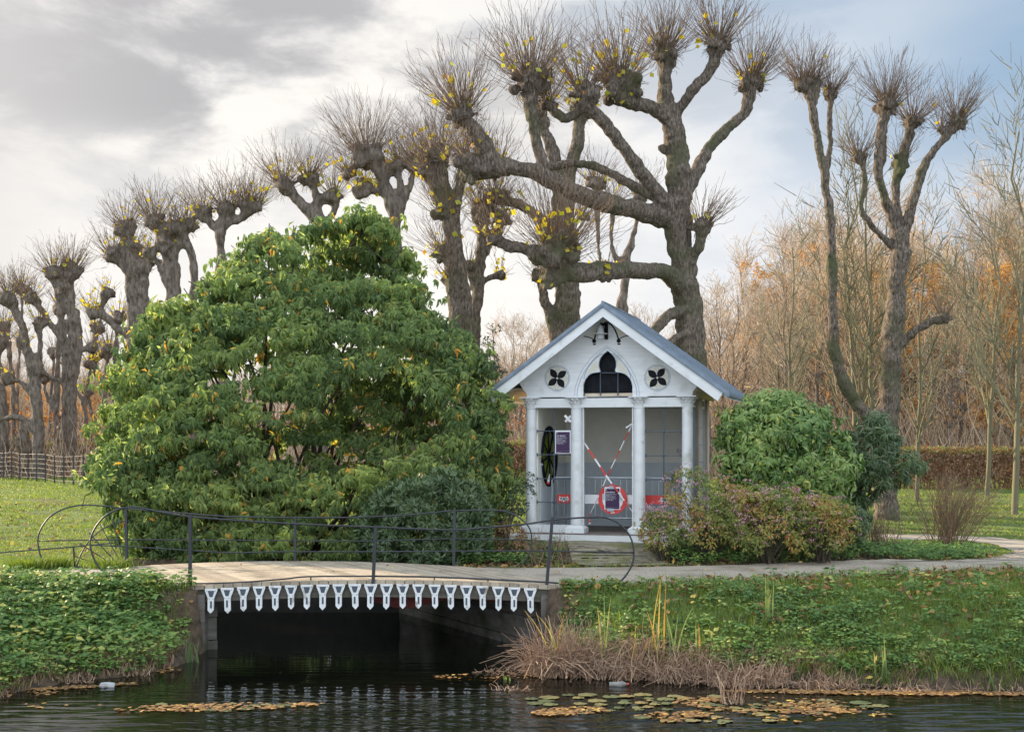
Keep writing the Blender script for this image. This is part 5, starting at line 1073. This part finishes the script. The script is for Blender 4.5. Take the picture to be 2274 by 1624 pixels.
hedge(world_xy(1030,52),world_xy(1330,52),52,1.35,'brown beech hedge seen through the gap left of the pavilion')
hedge(world_xy(-150,66),world_xy(330,66),66,1.5,'low brown hedge behind the pollards at the far left')
# iron field fence at the left
def fence():
    A=Vector((world_xy(-160,66),66,0)); B=Vector((world_xy(330,47),47,0)); E=empty('iron_fence',(A+B)[:] and ((A+B)/2)[:],label='low black iron field fence with thin horizontal bars crossing the lawn at the left',cat='fence'); sh=E.location.copy()
    n=26; Q=[]
    for i in range(n+1):
        p=A.lerp(B,i/n); Q.append(Vector((p.x,p.y,gz(p.x,p.y)+.03*math.sin(i*1.7))))
    for i,p in enumerate(Q): mb=MB(); mb.box((p.x,p.y,p.z+.57),(.045,.045,1.16)); mb.build('post',M['iron'],E,shift=sh)
    for k in range(6):
        mb=MB(); mb.tube([p+Vector((0,0,.16+.19*k)) for p in Q],.011 if k<5 else .014,4); mb.build('rail',M['iron'],E,shift=sh)
fence()

# ---------------------------------------------------------------- ground cover, banks, water's edge
def pd(x,y): return sdist(x,y,POND)
def inview(x,y,m=.03): u=x/np.maximum(y,1); return (np.abs(u)<.379+m)
def frontbank(x,y): # between the water and the path
    d=pd(x,y); return (d>.0)&inview(x,y)&(y<24.8)&((x<-4.95)|(x>.75))
def nt(n,mu,s): return np.clip(rng.normal(size=n)*s+mu,0,1)
# grass on both banks
P=np.concatenate([onland(80000,.6,10,17.5,24.5,frontbank),onland(42000,-9.5,-4.9,16.3,22.4,frontbank)])
d=pd(P[:,0],P[:,1]); pat=wob(P[:,0],P[:,1],1.6); keep=(pat>-.55)|(rnd(len(P))<.35); P=P[keep]; d=d[keep]; n=len(P)
mb=MB(); blades(mb,P-np.array([[0,0,.02]]),rnd(n,.05,.20)*(1+.7*(rnd(n)<.12)),rnd(n,.006,.013),rnd(n,.2,.9),nt(n,.40,.22)); mb.build('bank_grass',M['grass'],kind='stuff')
# grass tufts fringing the path and the deck end
P=np.concatenate([onland(9000,.4,10,20.8,25,lambda x,y:~free(x+0,y-.12)|~free(x,y+.12)),onland(9000,-10,-4.7,20.3,23.6,lambda x,y:~free(x,y+.15)|~free(x,y-.15)),
  onland(9000,-1,10,24.2,29,lambda x,y:~free(x,y-.16))]); n=len(P)
mb=MB(); blades(mb,P,rnd(n,.04,.12),rnd(n,.006,.012),rnd(n,.2,1.),nt(n,.5,.25)); mb.build('path_edge_grass',M['grass'],kind='stuff')
# lawns
def lawn(n,x0,x1,y0,y1,cond,h): 
    y=np.exp(rnd(n,math.log(y0),math.log(y1))); x=rnd(n,-.42,.42)*y; m=(x>x0)&(x<x1)&cond(x,y)&free(x,y); x=x[m];y=y[m]
    return np.stack([x,y,H(x,y)-.01],1)
P=lawn(230000,-40,40,24.6,62,lambda x,y:(pd(x,y)>.2)&~((x>-5.5)&(x<7.6)&(y<31)),1); n=len(P); sc=P[:,1]/30
mb=MB(); blades(mb,P,rnd(n,.03,.075)*np.sqrt(sc),rnd(n,.012,.022)*sc,rnd(n,.3,1.),nt(n,.50,.2)+.12*wob(P[:,0],P[:,1],.6)); mb.build('lawn_grass',M['grass'],kind='stuff')
# longer tufts by the left railing foot
for u,v,lab in ((245,1262,'tall grass tuft beside the left foot of the footbridge railing'),(60,1262,'tall grass tuft at the edge of the lawn on the far left'),(120,1258,'tall grass tuft inside the loop of the back railing')):
    x,y=gp(u,v); E=empty('grass_tuft',(x,y,gz(x,y)),label=lab,cat='grass tuft'); n=700; Q=np.stack([x+rng.normal(size=n)*.17,y+rng.normal(size=n)*.12,np.full(n,gz(x,y)-.02)],1)
    mb=MB(); a=np.arctan2(Q[:,1]-y,Q[:,0]-x); blades(mb,Q,rnd(n,.15,.34),.010,rnd(n,.3,1.),nt(n,.45,.2),az=a); mb.build('blades',M['grass'],E,shift=E.location)
# leafy ground elder / nettles: five-leaflet sprays
def sprays(P,h,L,Wd,k,tint,mb,st):
    n=len(P); top=P+np.stack([rng.normal(size=n)*.03,rng.normal(size=n)*.03,h],1)
    st.tubes(np.stack([P-np.array([[0,0,.03]]),(P+top)/2+rng.normal(size=(n,3))*.01,top],1),np.full((n,3),.0035),3,.3)
    for lay,hf,sf in ((0,1.,1.),(1,.62,.8)):
        C=P+(top-P)*hf; a0=rnd(n,0,2*PI)
        for j in range(k):
            a=a0+j*2*PI/k+rng.normal(size=n)*.25; D=np.stack([np.cos(a),np.sin(a),rng.normal(size=n)*.25+.05],1)
            leaves(mb,C+D*.015,D,np.tile([[0,-.35,1.]],(n,1))+rng.normal(size=(n,3))*.25,L*sf*rnd(n,.7,1.2),Wd*sf*rnd(n,.7,1.2),.35,np.clip(tint+rng.normal(size=n)*.10,0,1))
mb=MB();st=MB()
P=onland(8000,.7,10,17.6,24.0,frontbank); w_=wob(P[:,0],P[:,1],1.1)-.25; dd=pd(P[:,0],P[:,1]); P=P[((w_+rng.normal(size=len(P))*.35+.55*(1.9-dd))>.0)&(dd>.12)]; n=len(P)
sprays(P,rnd(n,.04,.17),.075,.045,4,np.clip(nt(n,.45,.24)+.2*wob(P[:,0],P[:,1],2.7),0,1),mb,st)
P=onland(7000,-9.5,-4.95,16.3,21.9,frontbank); w_=wob(P[:,0],P[:,1],1.1); P=P[(w_+rng.normal(size=len(P))*.4)>-.35]; n=len(P)
e=ss(2.0,3.2,pd(P[:,0],P[:,1])); sprays(P,rnd(n,.05,.20)+e*rnd(n,.05,.22),.085,.055,4,np.clip(nt(n,.42,.24)+.22*wob(P[:,0],P[:,1],2.7)+e*.2,0,1),mb,st)
P=onland(1500,-9.5,-4.95,16.5,21.9,frontbank); P=P[wob(P[:,0],P[:,1],.9)+rng.normal(size=len(P))*.4>-.1]; n=len(P); sprays(P,rnd(n,.12,.32),.13,.08,3,nt(n,.55,.25),mb,st)
P=onland(500,.9,10,18.2,23.5,frontbank); P=P[wob(P[:,0],P[:,1],.9)+rng.normal(size=len(P))*.4>.1]; n=len(P); sprays(P,rnd(n,.10,.24),.12,.07,3,nt(n,.5,.25),mb,st)
mb.build('bank_herbs',M['elder'],kind='stuff')
P=onland(2600,-9.5,-4.95,16.4,21.9,frontbank); P=P[wob(P[:,0]+3,P[:,1],1.3)>.1]; n=len(P); mb=MB(); blades(mb,P,rnd(n,.2,.42),rnd(n,.008,.014),rnd(n,.3,1.),nt(n,.55,.22)); mb.build('rank_grass',M['grass'],kind='stuff')
mb2=MB(); P=onland(5600,-1.2,9.6,24.5,29.5,lambda x,y:(y-24.9>.03)&inview(x,y)&~((x>.2)&(x<3.2)&(y>26.2))&~((x>1.0)&(x<2.2)&(y>24.9))&(y<26.8+.25*x)); n=len(P)
sprays(P,rnd(n,.05,.22),.085,.05,4,nt(n,.38,.18),mb2,st)
mb2.build('bed_herbs',M['elder'],kind='stuff'); st.build('herb_stalks',M['stem'],kind='stuff')
# fallen leaves
def fallen(P,name,s=(.06,.15),tint=(.35,.3)):
    n=len(P); mb=MB(); N=np.array([[0,0,1.]])+rng.normal(size=(n,3))*.45; leaves(mb,P+np.array([[0,0,.02]]),rdir(n)*np.array([[1,1,.25]]),N,rnd(n,*s),rnd(n,s[0]*.75,s[1]*.75),rng.normal(size=n)[:,None]*.35,nt(n,*tint)); return mb.build(name,M['dead'],kind='stuff')
P=onland(5200,.7,10,17.8,24.2,frontbank); P=P[(wob(P[:,0],P[:,1],1.9)+rng.normal(size=len(P))*.5+.35*(P[:,1]-21))>-.1]; P[:,2]+=rnd(len(P),.02,.12); fallen(P,'fallen_leaves',tint=(.42,.28))
P=onland(700,-9.5,-4.9,16.8,22,frontbank); fallen(P,'fallen_leaves',tint=(.3,.25))
P=np.concatenate([onland(2600,-1.5,10,24.4,28.5,lambda x,y:inview(x,y)&(y<25.6+.28*np.maximum(x,0))),onland(1100,-16,-6,25,45,lambda x,y:pd(x,y)>.2),onland(900,4,22,29,46)]); fallen(P,'fallen_leaves',tint=(.45,.3))
n=260; x=rnd(n,-11,11);y=rnd(n,21,26.5); m=~free(x,y)|((x>-5.8)&(x<.6)&(y<24.2)); x=x[m];y=y[m]; z=H(x,y)+.02; dk=(x>-6.9)&(x<.6)&(y>21)&(y<24.4); z=np.where(dk,.10,z)
m=~dk|(rnd(len(x))<.2); fallen(np.stack([x,y,np.where(dk,.13*np.clip(1-((x+.515*(y-21)+2.12)/3.4)**2,0,1)+.012,z)],1)[m],'path_leaves',s=(.03,.07),tint=(.5,.3))
# dead reeds bending over at the water's edge (right), broken stubs on both shores
def reeds(cx,cy,rx,ry,n,h,name,label,lean=.8,bend=1.,w=.010):
    z=WZ-.03; E=empty(name,(cx,cy,WZ),label=label,cat='reeds'); a=rnd(n,0,2*PI); r=np.sqrt(rnd(n)); x=cx+r*np.cos(a)*rx; y=cy+r*np.sin(a)*ry
    z=np.maximum(H(x,y),z); P=np.stack([x,y,z],1); az=rnd(n,0,2*PI); D=np.stack([np.cos(az)*.35*lean,np.sin(az)*.35*lean,np.ones(n)],1); L=h*rnd(n,.5,1.15)
    Q=P[:,None]+nrm(D)[:,None]*L[:,None,None]*np.linspace(0,.80,5)[None,:,None]
    o=np.stack([np.cos(az),np.sin(az),0*az],1); fall=(np.linspace(0,1,5)**2.4)[None,:,None]*L[:,None,None]*(rnd(n)**1.2)[:,None,None]*bend
    Q=Q+o[:,None]*fall*.6-np.array([0,0,1.])*fall*.72; Q+=rng.normal(size=Q.shape)*.012; Q[...,2]=np.maximum(Q[...,2],WZ+.01)
    mb=MB(); mb.tubes(Q,np.linspace(1,.45,5)[None]*rnd(n,w*.45,w*.8)[:,None],3,nt(n,.45,.28)); mb.build('stalks',M['reed'],E,shift=E.location); return E
for cx,cy,rx,ry,n,h,lab in ((.75,18.75,.55,.30,620,1.1,'dense heap of bent dead reeds nearest the bridge'),(1.55,18.55,.55,.30,420,.72,'dead reed clump second from the bridge along the right bank'),(2.35,18.25,.5,.28,380,.60,'dead reed clump third from the bridge along the right bank'),
    (3.1,17.95,.55,.28,340,.55,'dead reed clump below the tall yellow flag leaf, fourth from the bridge'),(4.1,17.75,.5,.18,150,.36,'thin dead reed clump fifth along the right bank'),(5.1,17.55,.55,.15,70,.28,'sparse broken reeds sixth along the right bank'),(6.2,17.45,.6,.14,45,.24,'sparse broken reeds at the right edge of the pond')):
    reeds(cx,cy,rx,ry,n,h,'dead_reeds',lab)
reeds(2.72,16.7,.20,.10,30,.62,'dead_reeds','small upright stand of dark broken reeds out among the lily pads',.4,.35,.013)
reeds(.05,17.6,.28,.10,26,.20,'dead_reeds','few broken reed stubs in the water left of the dense heap',1.2,.5)
reeds(-.05,19.0,.45,.25,60,.18,'dead_reeds','flattened reed litter on the water under the end of the bridge',1.6,.9)
for cx,cy,rx,n,lab in ((-5.25,18.72,.3,36,'short reed stubs by the left bridge post'),(-5.9,18.15,.35,40,'short reed stubs halfway along the left shore'),(-6.7,17.1,.35,36,'short reed stubs at the left edge of the pond')): reeds(cx,cy,rx,.10,n,.20,'reed_stubs',lab,.5,.15,.012)
# straw and dry stalks hanging over both water edges
P=np.concatenate([onland(60000,.6,9.5,17,20.4,lambda x,y:(pd(x,y)<.42)&(pd(x,y)>-.02)&(wob(x,y,2.1)>-.5+.35*np.maximum(x-3,0))),onland(40000,-9.5,-4.9,15.8,20.6,lambda x,y:(pd(x,y)<.42)&(pd(x,y)>-.02))]); n=len(P)
mb=MB(); blades(mb,P,rnd(n,.06,.24),rnd(n,.007,.013),rnd(n,.4,1.1),nt(n,.35,.25)); mb.build('shore_straw',M['reed'],kind='stuff')
P=np.concatenate([onland(9000,.6,9.5,17,20.4,lambda x,y:(pd(x,y)<.5)&(pd(x,y)>.0)),onland(9000,-9.5,-4.9,15.8,20.6,lambda x,y:(pd(x,y)<.6)&(pd(x,y)>.05))]); n=len(P)
mb=MB(); blades(mb,P,rnd(n,.10,.28),rnd(n,.008,.013),rnd(n,.3,1.),nt(n,.4,.25)); mb.build('shore_grass',M['grass'],kind='stuff')
# flag iris blades
def iris(u,v,n,h,spread,label,tint,cy=None):
    Y=(18.75-.0012*max(u-1300,0) if u>1150 else 9540/(v-990)) if cy is None else cy; x=world_xy(u,Y); z=max(gz(x,Y),WZ); E=empty('iris_plant',(x,Y,z),label=label,cat='iris')
    mb=MB()
    for j in range(n):
        a=rng.uniform(0,2*PI); l=rng.uniform(.1,1)*spread; L=h*rng.uniform(.65,1.1); w=rng.uniform(.018,.028); b=np.array([x+rng.normal()*.04,Y+rng.normal()*.04,z-.03]); dr=np.array([math.cos(a),.5*math.sin(a),0]); V=[]; bend=rng.uniform(.0,1)*spread
        for k in range(8):
            t=k/7; c=b+np.array([0,0,1])*L*(t-.35*bend*t*t*t)+dr*L*(l*.5*t+bend*.8*t**2.5); ww=w*(1-t**2.2)*.5+.001; s_=np.array([1,.25,0])*ww; V+=[c-s_,c+s_]
        mb.add(np.array(V),[[2*k,2*k+1,2*k+3,2*k+2] for k in range(7)],np.clip(tint+rng.normal()*.15+np.repeat(np.arange(8)/7*.25,2),0,1))
    mb.build('blades',M['iris'],E,shift=E.location)
iris(1345,1470,4,1.15,.35,'tall green flag iris leaves rising left in the dead reeds',.35)
iris(1235,1440,5,.95,.75,'yellowing flag iris leaves arching left over the dense reed heap',.5)
iris(1462,1440,4,1.35,.18,'tallest flag iris leaf with yellow edge before the path',.62)
iris(1400,1450,5,.85,.7,'orange and yellow flag iris leaves bent over in the reed bed',.85)
iris(1500,1445,4,.95,.3,'green flag iris leaves fanning right before the bank',.3)
iris(1545,1450,2,.75,.3,'single yellow curved flag iris leaf over the herbs',.68,cy=18.6)
iris(1705,1440,5,.75,.12,'upright pale green flag iris leaves on the bank',.3,cy=19.2)
iris(1620,1470,9,.42,.25,'short green flag iris leaves at the reed edge',.15,cy=18.3)
iris(1955,1500,5,.55,.25,'thin green flag iris leaves by the water on the right',.3)
iris(2200,1510,5,.32,.3,'short green flag iris leaves at the far right shore',.25)
iris(425,1475,9,.40,.35,'green flag iris leaves at the foot of the left bridge post',.1,cy=19.9)
iris(1128,1530,3,.12,.4,'tiny green sprig at the water beside the reed litter',.2,cy=18.4)
# lily pads, each its own
def pad(x,y,r,label,ti):
    a0=rng.uniform(0,2*PI); n=16; V=[(0,0,.004)]
    for k in range(n+1):
        a=a0+.16+(2*PI-.32)*k/n; rr=r*(1+.05*math.sin(3*a+x)); V.append((rr*math.cos(a),rr*math.sin(a)*.92,.004+.006*math.sin(2*a+y)*(k%2)))
    V=np.array(V); U=V-np.array([0,0,.006]); mb=MB(); mb.add(np.concatenate([V,U]),[[0,k,k+1] for k in range(1,n+1)]+[[n+2,n+3+k,n+2+k] for k in range(0,n)],ti)
    mb.build('lily_pad',M['pad'],smooth=False,label=label,cat='lily pad',group='lily pads floating on the pond').location=(x,y,WZ+.006)
pads=[]
def addpads(n,cx,cy,rx,ry,r0,r1,lab):
    t=0
    while t<n*12 and n>0:
        t+=1; a=rng.uniform(0,2*PI); q=math.sqrt(rng.random()); x=cx+q*rx*math.cos(a); y=cy+q*ry*math.sin(a); r=rng.uniform(r0,r1)
        if all((x-p[0])**2+(y-p[1])**2>(.86*(r+p[2]))**2 for p in pads) and pd(np.array([x]),np.array([y]))[0]<-.15: pads.append((x,y,r)); pad(x,y,r,lab,rng.uniform(.05,1.)); n-=1
addpads(66,2.3,16.35,1.6,.85,.05,.125,'round green lily pad floating in the large patch right of centre')
addpads(16,1.1,16.9,.9,.5,.07,.13,'green lily pad floating just below the reeds')
addpads(9,3.9,16.6,.7,.3,.08,.14,'green lily pad at the right end of the floating patch')
addpads(12,-3.7,16.45,1.0,.28,.06,.12,'green lily pad in the small patch in front of the bridge')
# floating leaf litter
def floats(n,cx,cy,rx,ry,ang=0,gap=0):
    a=rnd(n,0,2*PI); q=np.sqrt(rnd(n)); X=q*np.cos(a)*rx;Y=q*np.sin(a)*ry; c,s=math.cos(ang),math.sin(ang); x=cx+X*c-Y*s;y=cy+X*s+Y*c; m=(pd(x,y)<-.02)&((wob(x,y,2.4)+rng.normal(size=n)*.25)>gap); x=x[m];y=y[m]; return np.stack([x,y,np.full(len(x),WZ+.014)+rnd(len(x),0,.006)],1)
P=np.concatenate([floats(1000,4.9,17.42,2.2,.15,-.05,-.35),floats(1000,3.2,16.6,1.2,.5,-.2,.12),floats(800,2.9,15.9,1.6,.35,.05,.25),floats(220,.7,16.2,.45,.22,.3,-.3),floats(520,-3.6,16.45,1.25,.22,.12,-.1),floats(260,-5.9,17.75,1.0,.10,.35,-.5),floats(160,-6.4,17.2,.6,.25,.3,0),floats(120,-.3,18.7,.8,.25,.1,.1),floats(90,-4.9,19.2,.3,.2,0,-.2),floats(60,-5.6,16.6,1.2,.15,.1,.2)])
n=len(P); mb=MB(); leaves(mb,P,rdir(n)*np.array([[1,1,.0]]),np.array([[0,0,1.]])+rng.normal(size=(n,3))*.10,rnd(n,.05,.10),rnd(n,.035,.075),.08,np.clip(nt(n,.58,.2),0,1)); mb.build('floating_leaves',M['dead'],kind='stuff')
# litter in the water
def bottle():
    x=world_xy(1372,18.0); E=empty('plastic_bottle',(x,17.95,WZ+.02),R(-8),label='murky plastic bottle floating on its side below the reeds',cat='bottle'); mb=MB()
    pr=[(.0,-.12),(.035,-.118),(.042,-.10),(.036,-.085),(.043,-.07),(.036,-.05),(.043,-.035),(.038,-.015),(.044,.0),(.043,.05),(.030,.085),(.016,.10),(.015,.12)]
    mb.lathe(pr,sides=18); o=mb.build('body',M['bottle'],E,smooth=True); o.rotation_euler=(0,R(86),0)
    mb=MB(); mb.lathe([(.0175,.12),(.0175,.14)],sides=14); o=mb.build('cap',M['red'],E); o.rotation_euler=(0,R(86),0)
bottle()
x=world_xy(240,17.95); mb=MB(); mb.prism([(-.09,0),(.09,.0),(.10,.025),(.085,.045),(.0,.05),(-.08,.042),(-.10,.02)],-.05,.05); o=mb.build('drink_carton',M['litter'],label='crumpled white carton floating at the left shore',cat='litter'); o.location=(x,17.9,WZ); o.rotation_euler=(R(4),R(3),R(10))
